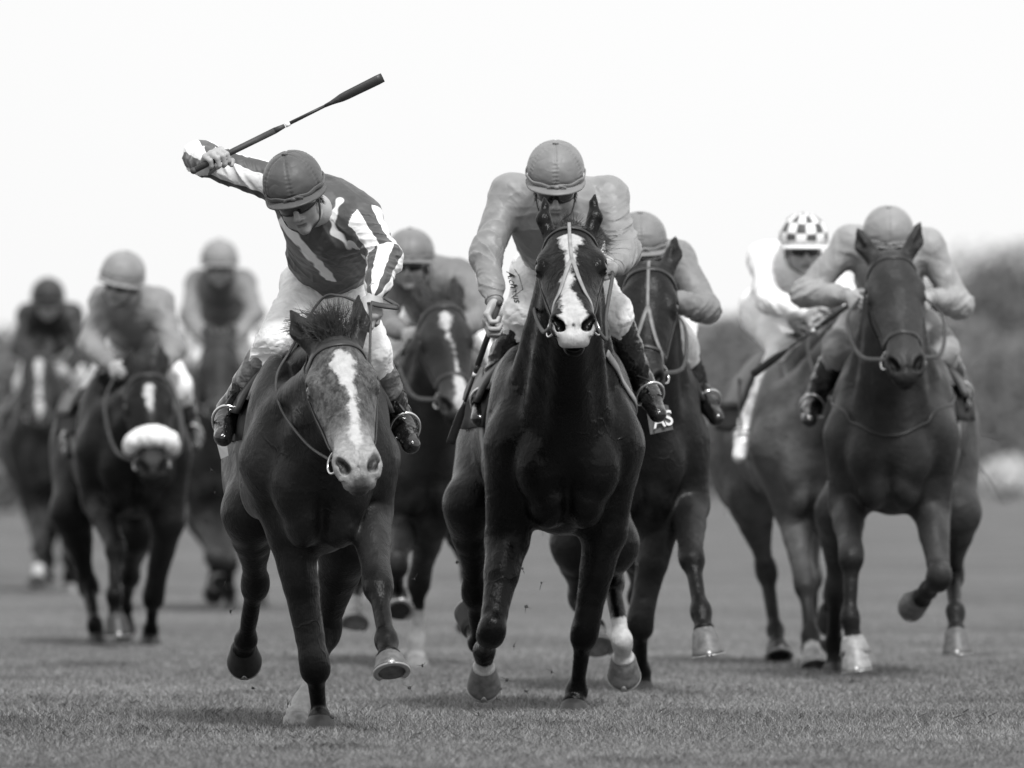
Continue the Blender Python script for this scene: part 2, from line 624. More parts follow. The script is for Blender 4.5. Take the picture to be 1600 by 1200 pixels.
def make_hoof(parent, co, so, fwd, mat, s=1.0, shoe=True):
    co = np.asarray(co); so = np.asarray(so)
    ax = nrm(so - co)
    f = nrm(np.asarray(fwd, float) - ax * (np.asarray(fwd, float) @ ax))
    r = np.cross(f, ax)
    H = np.linalg.norm(so - co)
    prof = [(-.16, .040, .0), (0, .049, .0), (.06, .052, .004), (.2, .0535, .009), (.5, .059, .019), (.8, .065, .028), (.96, .068, .033), (1.0, .066, .034)]
    seg = 28
    P = []
    for t, rad, sh in prof:
        for k in range(seg):
            a = 2 * math.pi * k / seg
            ca, sa = math.cos(a), math.sin(a)
            rf = rad * s * (1.06 if ca > 0 else .9)
            low = (0.10 * (1 - ca) * .5) * (1 - t) * H * .9            # coronet falls towards the heel
            P.append(co + ax * (t * H + low) + f * (ca * rf + sh * s) + r * (sa * rad * s))
    n = len(prof)
    Q = []
    for i in range(n - 1):
        for k in range(seg):
            l = (k + 1) % seg
            Q.append((i * seg + k, i * seg + l, i * seg + seg + l, i * seg + seg + k))
    # hollow sole
    c0 = len(P)
    for k in range(seg):
        b = P[(n - 1) * seg + k]
        cen = so + f * .034 * s
        P.append(cen + (b - cen) * .72 - ax * .012 * s)
    for k in range(seg):
        l = (k + 1) % seg
        Q.append(((n - 1) * seg + k, (n - 1) * seg + l, c0 + l, c0 + k))
    Q.append(tuple(c0 + k for k in range(seg)))
    mb = MB(); mb.add(P, Q)
    ho = mb.build('hoof', mat, parent)
    if shoe:
        pts, nn = [], []
        for k in range(-11, 12):
            a = math.pi * k / 14.5
            ca, sa = math.cos(a), math.sin(a)
            rf = .060 * s * (1.06 if ca > 0 else .9)
            pts.append(so + ax * .004 + f * (ca * rf + .034 * s) + r * (sa * .060 * s)); nn.append(ax)
        P2, Q2 = ribbon_geo(pts, nn, .019 * s, .007)
        mb = MB(); mb.add(P2, Q2)
        # the toe clip
        c = so + f * .103 * s
        P3, Q3 = ribbon_geo([c + ax * .008, c - ax * .008 - f * .001, c - ax * .02 - f * .006], [f, f, f], np.array([.03, .022, .006]) * s, .004)
        mb.add(P3, Q3)
        mb.build('horseshoe', M_shoe, ho)
    return ho

def horse(label, D, cx, rear, dz, poll, head, fores, hinds, mat, blaze=(), socks=None, vox=.006, sx=1.0, ears=((-.075, -.17, .0), (.075, -.17, .0)),
          pale_nose=False, hooves=None, group='racehorses galloping towards the camera', tack=None, shoe=True, headscale=1.0, hw=1.0, seed=1, neckw=1.0, earh=True, earw=1.0, roanf=0.0, neckbase=None):
    S = Solid()
    org = W(cx, HY, D); org[2] = dz
    ys = nrm(V3(rear, 1.5, 0))                                        # back along the spine
    xs = V3(ys[1], -ys[0], 0)
    R = np.stack([xs, ys, V3(0, 0, 1)])                               # rows
    def T(x, y, z): return org + x * sx * xs + y * ys + z * V3(0, 0, 1)
    def E(x, y, z, rx, ry, rz, k=.06, rot=None, mode=0):
        RR = R if rot is None else np.array(Matrix.Rotation(math.radians(rot[0]), 3, rot[1])).T @ R
        S.ell(T(x, y, z), (rx * sx, ry, rz), RR, k, mode)
    pollp = W(poll[0], poll[1], D + poll[2])
    M = head_matrix(*head) * 1.0
    hs = headscale
    def Hd(w, u, v): return pollp + M @ (V3(w * hw, u, v) * hs)
    RH = M.T
    # trunk
    E(0, .80, 1.10, .285, .66, .335, .08)
    E(0, 1.15, 1.06, .265, .45, .29, .1)
    E(0, .28, 1.05, .225, .30, .30, .1)
    E(0, .30, .83, .15, .26, .155, .1)
    S.cone(T(0, .42, 1.36), T(0, .95, 1.34), .085, .10, .12)
    E(0, 1.42, 1.14, .265, .32, .29, .12)
    for s in (-1, 1):
        E(s * .100, .050, .955, .100, .115, .155, .020)                # pectorals
        E(s * .070, .10, .83, .080, .13, .13, .022)
        E(s * .190, .16, 1.06, .092, .13, .17, .028)                    # point of the shoulder
        E(s * .195, .36, 1.17, .085, .17, .28, .035, (s * -8, 'Y'))     # shoulder blade
        E(s * .220, .39, .96, .08, .15, .15, .028)                      # triceps
        E(s * .155, 1.56, 1.02, .14, .22, .30, .08)                    # buttock
        E(s * .175, 1.34, 1.0, .13, .20, .26, .08)
        E(s * .19, 1.22, 1.24, .08, .10, .08, .08)                     # point of the hip
    # neck
    jaw = Hd(0, .14, -.14)
    wth = T(0, .50, 1.40)
    nb = T(0, .22, 1.12)
    cb = T(0, .08, 1.02)
    mid = (Hd(0, .06, -.12) + nb) / 2
    S.chain([Hd(0, .03, -.10), (Hd(0, .03, -.10) + wth) / 2 + V3(0, 0, .03), wth], [.052, .070 * neckw, .085], .08)
    S.chain([jaw, (jaw + nb) / 2, nb], [.078, .118 * neckw, .19], .08)
    S.chain([Hd(0, .20, -.20), (Hd(0, .20, -.20) + cb) / 2, cb], [.055, .092 * neckw, .14], .07)
    for s in (-1, 1):                                                  # long neck muscles
        a = Hd(s * .05, .13, -.17); b = T(s * .10, .10, 1.08)
        S.chain([a, (a + b) / 2 + xs * s * .008, b], [.032, .050 * neckw, .07], .07)
        a = Hd(s * .06, .06, -.12); b = T(s * .15, .25, 1.22)
        S.chain([a, (a + b) / 2 + xs * s * .0, b], [.035, .055 * neckw, .085], .09)
    # head
    def HE(w, u, v, rw, ru, rv, k=.03, mode=0, tilt=None):
        RR = RH
        if tilt is not None:
            RR = (M @ np.array(Matrix.Rotation(math.radians(tilt[0]), 3, tilt[1]))).T
        S.ell(Hd(w, u, v), (rw * hs, ru * hs, rv * hs), RR, k * 1, mode)
    def HC_(a, b, ra, rb, k=.03, mode=0): S.cone(Hd(*a), Hd(*b), ra * hs, rb * hs, k, mode)
    HE(0, .09, -.080, .088, .12, .085, .04)
    HE(0, .18, -.062, .092, .14, .060, .04)
    HC_((0, .22, -.058), (0, .50, -.050), .055, .040, .04)
    for s in (-1, 1):
        HC_((s * .05, .22, -.095), (s * .028, .47, -.085), .052, .038, .04)
        HE(s * .093, .190, -.072, .030, .050, .042, .025)               # eye arch
        HE(s * .085, .155, -.070, .026, .05, .03, .03)
        HE(s * .058, .20, -.155, .042, .125, .105, .03)                # cheek
        HC_((s * .086, .25, -.095), (s * .058, .42, -.090), .015, .010, .022)
        HC_((s * .034, .44, -.045), (s * .046, .525, -.045), .022, .030, .025)
        HE(s * .047, .560, -.052, .034, .048, .038, .018)              # nostril wing
        HE(s * .030, .600, -.085, .026, .032, .036, .02)
    HC_((0, .24, -.185), (0, .50, -.125), .058, .036, .04)
    for s in (-1, 1):
        HC_((s * .026, .525, -.026), (s * .030, .585, -.026), .009, .008, .012)
        HC_((s * .068, .540, -.052), (s * .060, .605, -.058), .010, .009, .012)
    HE(0, .545, -.078, .048, .075, .052, .03)
    HE(0, .600, -.040, .006, .04, .012, .010, 1)
    HE(0, .605, -.078, .040, .034, .034, .02)                          # upper lip
    HE(0, .574, -.134, .041, .048, .028, .014)                         # chin
    HE(0, .606, -.1085, .050, .045, .0085, .006, 1)                    # mouth line
    for s in (-1, 1):
        HE(s * .050, .570, -.024, .016, .036, .026, .007, 1, (s * 34, 'Z'))
        HE(s * .045, .588, -.034, .018, .016, .026, .008, 1)
        HE(s * .120, .20, -.066, .020, .024, .019, .008, 1)            # eye hollow
        HC_((s * .098, .175, -.046), (s * .116, .222, -.062), .008, .006, .010)   # upper lid
        HC_((s * .100, .185, -.092), (s * .114, .220, -.082), .008, .007, .010)
    # ears
    for s, tip in ((-1, ears[0]), (1, ears[1])):
        b = V3(s * .066, -.005, -.080); t = V3(*tip); t[2] -= .08
        m = b + (t - b) * .45 + V3(s * .012, 0, 0)
        HC_(b, m, .034 * earw, .035 * earw, .03)
        HC_(m, b + (t - b) * .8, .035 * earw, .018 * earw, .012)
        HC_(b + (t - b) * .8, t, .017, .005, .008)
        if not earh: continue
        o = V3(s * .014, 0, .026)
        o2 = V3(s * .012 * (1 if s < 0 else 1), 0, 0)
        HC_(b + (t - b) * .25 + o + o2, m + o + o2, .014, .021, .006, 1)
        HC_(m + o + o2, b + (t - b) * .86 + o * .75 + o2 * .5, .021, .006, .006, 1)
    # legs
    def legshape(el, kn, fe, co, fwd, hind, s):
        ax = nrm(kn - el)
        bk = lambda a, b: -nrm(np.asarray(fwd) - nrm(b - a) * (np.asarray(fwd) @ nrm(b - a)))
        if not hind:
            q1 = el + (kn - el) * .40
            S.chain([el, q1, el + (kn - el) * .8, kn], [.080, .068, .053, .045], .04)
            bw = bk(el, kn)
            S.ell(el + (kn - el) * .24 - bw * .035, (.042, .05, .13), frame_rows(ax, bw), .03)
            S.ell(el + (kn - el) * .22 + bw * .04 , (.045, .045, .12), frame_rows(ax, bw), .03)
            side = np.cross(ax, bw)
            S.ell(el + (kn - el) * .20 + side * .035, (.035, .045, .12), frame_rows(ax, bw), .02)
            S.ell(el + (kn - el) * .20 - side * .035, (.035, .045, .12), frame_rows(ax, bw), .02)
        else:
            q1 = el + (kn - el) * .35
            S.chain([el, q1, el + (kn - el) * .75, kn], [.115, .083, .047, .042], .05)
            bw = bk(el, kn)
            S.cone(el + (kn - el) * .5 + bw * .06, kn + bw * .055 - ax * .03, .028, .024, .03)
            S.ell(kn + bw * .05 - ax * .035, (.026, .034, .045), frame_rows(ax, bw), .03)
        ca = nrm(fe - kn)
        kb = bk(kn, fe)
        fr = frame_rows(nrm(nrm(fe - kn) + nrm(kn - el) * .6), kb)
        if not hind:
            S.ell(kn, (.051, .045, .075), fr, .045)
            S.ell(kn + ca * .012 - kb * .018, (.043, .032, .05), fr, .02)
            S.ell(kn - kb * .012 + ca * .03, (.048, .040, .035), fr, .02)
            S.ell(kn + kb * .035, (.03, .026, .04), fr, .02)
        else:
            S.ell(kn, (.049, .052, .075), fr, .045)
        S.cone(kn + ca * .05, fe, .037 if hind else .035, .028, .045)
        S.cone(kn + ca * .06 + kb * .03, fe + kb * .026, .023, .022, .022)
        fr = frame_rows(ca, kb)
        S.ell(fe, (.040, .038, .046), fr, .04)
        S.ell(fe + kb * .03 + ca * .005, (.034, .026, .034), fr, .02)
        pa = nrm(co - fe)
        S.cone(fe, co, .033, .040, .025)
        S.ell(co - pa * .004, (.047, .047, .02), frame_rows(pa, kb), .012)
    FT = []
    for s, leg in zip((-1, 1), fores):
        el = W(leg[0][0], leg[0][1], D + leg[0][2])
        kn = bone(el, leg[1][0], leg[1][1], .43, leg[1][2])
        fe = bone(kn, leg[2][0], leg[2][1], .30, leg[2][2])
        co, so = foot(leg, fe)
        fwd = leg[5] if len(leg) > 5 else -ys
        sh = T(s * .19, .20, 1.03)
        S.chain([sh, el], [.115, .088], .07)
        legshape(el, kn, fe, co, fwd if len(leg) <= 6 else leg[6], False, s)
        FT.append((kn, fe, co, so, fwd))
    for s, leg in zip((-1, 1), hinds):
        st = W(leg[0][0], leg[0][1], D + leg[0][2])
        hk = bone(st, leg[1][0], leg[1][1], .44, leg[1][2])
        fe = bone(hk, leg[2][0], leg[2][1], .36, leg[2][2])
        co, so = foot(leg, fe)
        fwd = leg[5] if len(leg) > 5 else -ys
        hp = T(s * .15, 1.45, 1.05)
        S.cone(hp, st, .19, .125, .08, flat=(xs, 1.25))
        legshape(st, hk, fe, co, -ys if len(leg) <= 6 else leg[6], True, s)
        FT.append((hk, fe, co, so, fwd))
    # dock of the tail
    S.cone(T(0, 1.70, 1.22), T(0, 1.82, 1.10), .05, .03, .05)
    def post(p, d):
        return d - .0035 * (vnoise(p * 9.0 + seed * 7.3) - .5) * 2
    S.post = post
    P, Q = S.mesh(vox)
    # markings
    q = (P - pollp) @ M / hs / V3(hw, 1, 1)
    white = np.zeros(len(P))
    front = ((q[:, 2] > -.11) | ((q[:, 1] > .52) & (q[:, 2] > -.118))) & (q[:, 1] > -.05) & (q[:, 1] < .75) & (np.abs(q[:, 0]) < .2)
    for bz in blaze:
        u = [b[0] for b in bz]; c = [b[1] for b in bz]; h = [b[2] for b in bz]
        cc = np.interp(q[:, 1], u, c); hh = np.interp(q[:, 1], u, h, left=-.1, right=-.1)
        wv_ = (vnoise(q * 30 + 5) - .5) * .022 + (vnoise(q * 90) - .5) * .010
        val = np.clip(.5 + (hh + wv_ * (hh > 0) - np.abs(q[:, 0] - cc)) / .040, 0, 1)
        val *= front
        white = np.maximum(white, val)
    dark = np.zeros(len(P))
    for i, (kn, fe, co, so, fwd) in enumerate(FT):
        ab = co - kn
        t = ((P - kn) @ ab) / (ab @ ab)
        # distance to the two lower bones
        dd = np.minimum(seg_dist(P, kn, fe), seg_dist(P, fe, co))
        near = np.clip((.10 - dd) / .03, 0, 1)
        dark = np.maximum(dark, near * np.clip((t + .25) / .4, 0, 1))
        sk = (socks or (0, 0, 0, 0))[i]
        if sk:
            tt = seg_t(P, fe, co)
            dco = np.linalg.norm(P - co, axis=1)
            w = np.clip((sk - np.minimum(dco, seg_dist(P, fe, co) + .0 + np.linalg.norm(P - co, axis=1))) / .03 + .5, 0, 1) * near
            white = np.maximum(white, w)
    roan = np.clip((q[:, 1] + .02) / .12, 0, 1) * front * np.clip((.62 - q[:, 1]) / .1, 0, 1) if roanf else np.zeros(len(P))
    if roanf:
        roan = np.maximum(roan, np.clip((q[:, 1] - .30) / .14, 0, 1) * (q[:, 1] < .62) * (np.abs(q[:, 0]) < .2) * (q[:, 2] > -.12) * 2.0)
    mz = np.clip((q[:, 1] - .60) / .03, 0, 1) * (np.abs(q[:, 0]) < .12) * (q[:, 1] < .8) * (q[:, 2] > -.25) * (q[:, 2] < .05)
    dark = np.maximum(dark, mz * .6) if not pale_nose else dark * (1 - mz)
    pale = np.clip((q[:, 1] - .36) / .16, 0, 1) * (q[:, 1] < .8) * (np.abs(q[:, 0]) < .2) * np.clip((q[:, 2] + .16) / .05, 0, 1) if pale_nose else np.zeros(len(P))
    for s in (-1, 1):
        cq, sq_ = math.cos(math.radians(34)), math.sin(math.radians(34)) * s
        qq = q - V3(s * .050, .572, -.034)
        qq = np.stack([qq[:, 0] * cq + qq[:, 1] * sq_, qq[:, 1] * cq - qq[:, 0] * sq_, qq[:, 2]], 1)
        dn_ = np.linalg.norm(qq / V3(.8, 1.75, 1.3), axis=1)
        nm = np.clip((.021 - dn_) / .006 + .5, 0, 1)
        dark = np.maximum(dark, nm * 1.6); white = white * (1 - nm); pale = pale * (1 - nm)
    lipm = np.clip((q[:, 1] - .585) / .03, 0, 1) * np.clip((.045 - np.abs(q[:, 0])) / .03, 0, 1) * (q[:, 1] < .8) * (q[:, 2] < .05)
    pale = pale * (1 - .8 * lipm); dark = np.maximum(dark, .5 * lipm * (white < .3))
    # nostril and ear linings are dark
    h = thing('racehorse', label, 'horse', (org[0], org[1] + .6, 0), group)
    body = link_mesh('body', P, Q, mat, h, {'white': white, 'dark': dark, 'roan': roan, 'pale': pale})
    for i, (kn, fe, co, so, fwd) in enumerate(FT):
        hm = (hooves or (M_hoof,) * 4)[i]
        make_hoof(h, co, so, fwd, hm, 1.03, shoe)
    for s in (-1, 1):
        mb = MB()
        P2, Q2 = sphere_geo(Hd(s * .0995, .202, -.066), .0215 * hs, 14, 10)
        mb.add(P2, Q2); mb.build('eye', M_eye, h)
    return dict(S=S, h=h, T=T, Hd=Hd, M=M, hs=hs, xs=xs, ys=ys, R=R, org=org, D=D, FT=FT, pollp=pollp, vox=vox)

def frame_rows(ax, bk):
    ax = nrm(ax); bk = nrm(bk - ax * (bk @ ax))
    return np.stack([np.cross(ax, bk), bk, ax])

def seg_t(P, a, b):
    ab = b - a
    return np.clip(((P - a) @ ab) / (ab @ ab), 0, 1)

def seg_dist(P, a, b):
    t = seg_t(P, a, b)
    return np.linalg.norm(P - (a + t[:, None] * (b - a)), axis=1)

def foot(leg, fe):
    co, so = leg[3], leg[4]
    if co[0] == 'g':                                                   # standing on the turf: ('g', px, forward)
        d = fe[1] + co[2]
        x = W(co[1], 0, d)[0]
        c = np.array([x, d, .040]); s_ = np.array([x, d - .012, -.038])
        return c, s_
    c = bone(fe, co[0], co[1], .10, co[2])
    s_ = bone(c, so[0], so[1], .082, so[2])
    return c, s_

def sphere_geo(c, r, nu=16, nv=10):
    P, Q = [], []
    r = np.ones(3) * r
    for j in range(nv + 1):
        th = math.pi * j / nv
        for i in range(nu):
            a = 2 * math.pi * i / nu
            P.append(np.asarray(c) + r * V3(math.sin(th) * math.cos(a), math.sin(th) * math.sin(a), math.cos(th)))
    for j in range(nv):
        for i in range(nu):
            k = (i + 1) % nu
            Q.append((j * nu + i, j * nu + nu + i, j * nu + nu + k, j * nu + k))
    return np.array(P), Q

def strap(Hs, pts, width, thick, mat, name, parent, off=.002, n=8, closed=False, mb=None, it=10):
    """a strap drawn over the horse's own surface"""
    pa = spline(pts, n, closed)
    P, N = Hs['S'].project(pa, off, it)
    # smooth
    for _ in range(3):
        P[1:-1] = (P[:-2] + 2 * P[1:-1] + P[2:]) / 4
        N[1:-1] = (N[:-2] + 2 * N[1:-1] + N[2:]) / 4
    g, q = ribbon_geo(P, N, width, thick)
    if mb is not None:
        mb.add(g, q); return P
    m = MB(); m.add(g, q)
    return m.build(name, mat, parent), P

def ring_obj(name, c, nrmv, rx, r, mat, parent, ry=None, up=None, seg=28):
    nrmv = nrm(nrmv)
    u = nrm(np.cross(nrmv, up if up is not None else (0.1, .2, 1)))
    v = np.cross(nrmv, u)
    ry = rx if ry is None else ry
    pa = [np.asarray(c) + u * math.cos(a) * rx + v * math.sin(a) * ry for a in np.linspace(0, 2 * math.pi, seg, endpoint=False)]
    P, Q = tube_geo(pa, r, 8, True)
    m = MB(); m.add(P, Q)
    return m.build(name, mat, parent)

def tube_obj(name, pts, r, mat, parent=None, n=8, seg=8):
    P, Q = tube_geo(spline(pts, n), r, seg)
    m = MB(); m.add(P, Q)
    return m.build(name, mat, parent)

def bridle(Hs, strapw=.018, cross=True, nosefleece=False, grakle=False, mat=None, ring=.038, nb_u=.44):
    """headpiece, browband, cheekpieces, noseband, bit rings; returns the two rings"""
    h = Hs['h']; Hd = Hs['Hd']; mat = mat or M_leather
    th = .005
    A = [Hd(-.13, .085, -.12), Hd(-.10, .06, -.04), Hd(0, .055, .03), Hd(.10, .06, -.04), Hd(.13, .085, -.12)]
    bo, _ = strap(Hs, A, strapw * 1.15, th, mat, 'bridle', h, n=10)
    bo.name = 'bridle'
    mb = MB()
    strap(Hs, [Hd(-.12, .11, -.14), Hd(-.10, -.0, -.16), Hd(-.04, -.04, -.06), Hd(.04, -.04, -.06), Hd(.10, -.0, -.16), Hd(.12, .11, -.14)], strapw, th, mat, '', None, n=8, mb=mb)
    mb.build('headpiece', mat, bo)
    rings = []
    for s in (-1, 1):
        mb = MB()
        strap(Hs, [Hd(s * .13, .07, -.12), Hd(s * .13, .20, -.125), Hd(s * .12, .33, -.12), Hd(s * .085, .455, -.105)], strapw * .8, th, mat, '', None, n=8, mb=mb)
        mb.build('cheekpiece', mat, bo)
        c = Hd(s * .078, .50, -.100)
        P, N = Hs['S'].project(np.array([c]), .012)
        rings.append(ring_obj('bit_ring', P[0], nrm(Hs['M'] @ V3(s * .86, 0, .5)), ring, .0042, M_steel, bo, up=Hs['M'] @ V3(0, 1, 0)))
        rings[-1]['_c'] = list(map(float, P[0]))
        mb = MB()
        P2, Q2 = tube_geo([P[0], P[0] + (Hd(0, .53, -.105) - P[0]) * .6], .006, 8); mb.add(P2, Q2)
        mb.build('bit', M_steel, bo)
        mb = MB()                                                       # throat lash
        strap(Hs, [Hd(s * .125, .08, -.13), Hd(s * .11, .16, -.22), Hd(s * .06, .24, -.28), Hd(0, .27, -.30)], strapw * .6, th, mat, '', None, n=6, mb=mb)
        mb.build('throatlash', mat, bo)
    if cross:
        mb = MB()
        u = nb_u
        pa = [Hd(-.10, u + .0, -.16), Hd(-.09, u, -.10), Hd(-.06, u - .01, -.02), Hd(0, u - .015, .02), Hd(.06, u - .01, -.02), Hd(.09, u, -.10), Hd(.10, u, -.16)]
        strap(Hs, pa, strapw, th, mat, '', None, n=8, mb=mb)
        mb.build('noseband', mat, bo)
    return bo, [V3(*r['_c']) for r in rings]

def cleanup_keys():
    for o in bpy.data.objects:
        if '_c' in o: del o['_c']

def reins(Hs, rings, hands, mat=None, r=.0085, sag=.06, extra=None):
    for s, (a, b) in zip((-1, 1), zip(rings, hands)):
        if b is None: continue
        m1 = a + (b - a) * .35 + V3(s * .05, 0, -sag)
        m2 = a + (b - a) * .7 + V3(s * .06, 0, -sag * .8)
        pa = spline([a, m1, m2, b], 10)
        nn = [V3(s, -.6, .3)] * len(pa)
        P, Q = ribbon_geo(pa, nn, .02, .006)
        m = MB(); m.add(P, Q); m.build('rein', mat or M_rubber, Hs['h'])

def saddle(Hs, cloth=True, clothmat=None, drop=.42, y0=.55, y1=1.25, girth_mat=None, text=None):
    """racing saddle, saddle cloth and girth laid over the back"""
    T, h, S = Hs['T'], Hs['h'], Hs['S']
    def sheet(y0, y1, a0, a1, na, ny, off, thick, name, mat):
        P = []
        for j in range(ny + 1):
            y = y0 + (y1 - y0) * j / ny
            for i in range(na + 1):
                a = math.radians(a0 + (a1 - a0) * i / na)
                P.append(T(.36 * math.sin(a), y, 1.10 + .42 * math.cos(a)))
        P = np.array(P)
        P1, N = S.project(P, off, 12)
        P2 = P1 + N * thick
        W_ = na + 1; n = len(P)
        A = np.concatenate([P2, P1])
        Q = []
        for j in range(ny):
            for i in range(na):
                a, b, c, d = j * W_ + i, j * W_ + i + 1, j * W_ + W_ + i + 1, j * W_ + W_ + i
                Q.append((a, d, c, b)); Q.append((a + n, b + n, c + n, d + n))
        ed = [(i, i + 1) for i in range(na)] + [(ny * W_ + i + 1, ny * W_ + i) for i in range(na)] + \
             [(j * W_ + W_, j * W_) for j in range(ny)] + [(j * W_ + na, j * W_ + W_ + na) for j in range(ny)]
        for a, b in ed: Q.append((a, b, b + n, a + n))
        m = MB(); m.add(A, Q)
        return m.build(name, mat, h)
    cl = sheet(y0, y1, -88, 88, 36, 14, .006, .012, 'saddle_cloth', clothmat or M_clothdark)
    pad = sheet(y0 - .03, y1 - .08, -62, 62, 26, 10, .020, .014, 'saddle_pad', M_greyleather)
    sd = sheet(y0 + .03, y1 - .12, -72, 72, 30, 12, .036, .016, 'saddle', M_leather)
    # girth, all round the trunk
    ring = []
    for a in np.linspace(0, 2 * math.pi, 48, endpoint=False):
        ring.append(T(.33 * math.sin(a), .62, 1.06 + .38 * math.cos(a)))
    ring.append(ring[0])
    P1, N = S.project(np.array(ring), .004, 12)
    P, Q = ribbon_geo(P1, N, .075, .006)
    m = MB(); m.add(P, Q); g = m.build('girth', girth_mat or M_webbing, h)
    return sd

def stirrup(sd, top, ankle, toe):
    """leather and iron round a foot"""
    d = nrm(toe - ankle)
    c = ankle + (toe - ankle) * .55 + V3(0, 0, .005)
    up = V3(0, 0, 1)
    side = nrm(np.cross(d, up))
    pts = []
    for a in np.linspace(-2.3, math.pi * 2 - 2.3, 30, endpoint=False):
        r = .058
        z = math.sin(a) * .07
        pts.append(c + side * math.cos(a) * r + nrm(np.cross(side, d)) * max(z, -.043) * (1 if True else 1))
    P, Q = tube_geo(pts, .0062, 8, True)
    m = MB(); m.add(P, Q)
    # tread
    st = m.build('stirrup', M_steel, sd)
    tp = max(pts, key=lambda p: p[2])
    pa = spline([top, (np.asarray(top) + tp) / 2 + V3(0, 0, .0), tp], 6)
    P, Q = ribbon_geo(pa, [V3(math.copysign(1, tp[0] - top[0] + 1e-6), -.5, .2)] * len(pa), .018, .005)
    m = MB(); m.add(P, Q); m.build('stirrup_leather', M_leather, sd)

# ------------------------------------------------------------------ jockey
def rot_head(pitch, yaw, roll):
    """columns: x to the viewer's right, f out of the face, z up the skull; pitch > 0 looks down"""
    p, y, r = map(math.radians, (pitch, yaw, roll))
    x = V3(1, 0, 0); f = V3(0, -math.cos(p), -math.sin(p)); z = V3(0, -math.sin(p), math.cos(p))
    M = np.stack([x, f, z], 1)
    return np.array(Matrix.Rotation(y, 3, 'Z')) @ np.array(Matrix.Rotation(r, 3, 'Y')) @ M

def hand_ops(S, wrist, f, lat, curl=(1.0, 1.05, 1.1, 1.15), thumb=1, s=1.0, k=.006, spread=0.0):
    """f: wrist to knuckles, lat: little finger to index finger; fingers curl about lat"""
    f = nrm(f); lat = nrm(lat - f * (np.asarray(lat) @ f)); n = nrm(np.cross(lat, f)) * thumb
    w = np.asarray(wrist)
    pal = w + f * .050 * s
    S.ell(pal, (.041 * s, .052 * s, .0165 * s), np.stack([lat, f, n]), .015)
    S.cone(w - f * .02, w + f * .03 * s, .025 * s, .026 * s, .015, flat=(n, 1.35))
    Ls = [(.040, .025, .020), (.044, .029, .021), (.041, .027, .021), (.033, .020, .018)]
    for i in range(4):
        o = (.030 - .0195 * i) * s
        base = w + f * (.088 - .004 * abs(i - 1) - (.006 if i == 3 else 0)) * s + lat * o + n * .001
        S.ell(base - n * .006 * s, (.0105 * s,) * 3, None, .006)
        S.cone(w + f * .045 * s + lat * o * .85, base, .011 * s, .0105 * s, .010)
        ang = .55 * curl[i]
        p = base
        for j, L in enumerate(Ls[i]):
            d = nrm(f * math.cos(ang) + n * math.sin(ang) + lat * spread * (1.5 - i) * .1)
            p2 = p + d * L * s
            r = (.0098, .0092, .0082)[j] * (.92 if i == 3 else 1) * s
            S.cone(p, p2, r, r * .95, .0035)
            p = p2
            ang += (.95, .8, 0)[j] * curl[i]
    # thumb: from the side of the palm near its base
    b = w + f * .028 * s + lat * .030 * s + n * .008 * s
    p1 = b + nrm(f * .75 + lat * .55 + n * .5) * .038 * s
    p2 = p1 + nrm(f * .75 + lat * -.05 + n * .75) * .030 * s
    p3 = p2 + nrm(f * .55 + lat * -.5 + n * .7) * .024 * s
    S.chain([b, p1, p2, p3], [.0145 * s, .0115 * s, .0105 * s, .0085 * s], .005)
    return pal

def cap_geo(c, M, seams=6, rx=.121, ry=.138, rz=.128, tilt=0.0, pucker=1.0, seed=0):
    """cloth racing cap over a skull helmet: domed panels with puckered seams"""
    nu, nv = 120, 44
    P, att, at2 = [], [], []
    for j in range(nv + 1):
        th = (math.pi * .5 + .26) * j / nv
        for i in range(nu):
            a = 2 * math.pi * i / nu
            rr = 1.0
            sa = abs(math.sin(a * seams / 2 + math.pi / 2 * 0))
            lowf = math.sin(min(th, 1.5))
            w = sa * 6 * max(lowf, .15)
            dent = math.exp(-w * w * 1.6)
            rr -= .026 * dent * pucker
            pk = math.exp(-(w - .9) ** 2 * 1.2)
            rr += .018 * pk * pucker * math.sin(th * 44 + math.sin(i * 12.9898 + seed) * .6) * lowf
            rr += .010 * (1 - dent) * abs(math.cos(a * seams / 2)) ** .5 * 0
            z = rz * math.cos(th)
            r_ = math.sin(th) if th < math.pi / 2 else math.sin(math.pi / 2) - (th - math.pi / 2) * .16
            if th > 1.35: rr += .010 * math.sin((th - 1.35) / .58 * math.pi) + .006 * math.sin(a * 19 + seed + math.sin(a * 7) * 2) * (th - 1.35)
            P.append(np.asarray(c) + M @ V3(rx * rr * r_ * math.sin(a), ry * rr * r_ * math.cos(a), z * rr))
            att.append(math.sin(a * 7) * math.sin(th * 6.6 + .5))
    Q = []
    for j in range(nv):
        for i in range(nu):
            k = (i + 1) % nu
            Q.append((j * nu + i, j * nu + k, j * nu + nu + k, j * nu + nu + i)[::-1])
    n = len(P)
    b0 = nv * nu
    for k in range(nu): P.append(np.asarray(c) + (P[b0 + k] - np.asarray(c)) * .93 + M @ V3(0, 0, .004)); att.append(0)
    for i in range(nu):
        k = (i + 1) % nu
        Q.append((b0 + i, n + i, n + k, b0 + k))
    Q2 = np.array(Q)
    return np.array(P), Q2, att

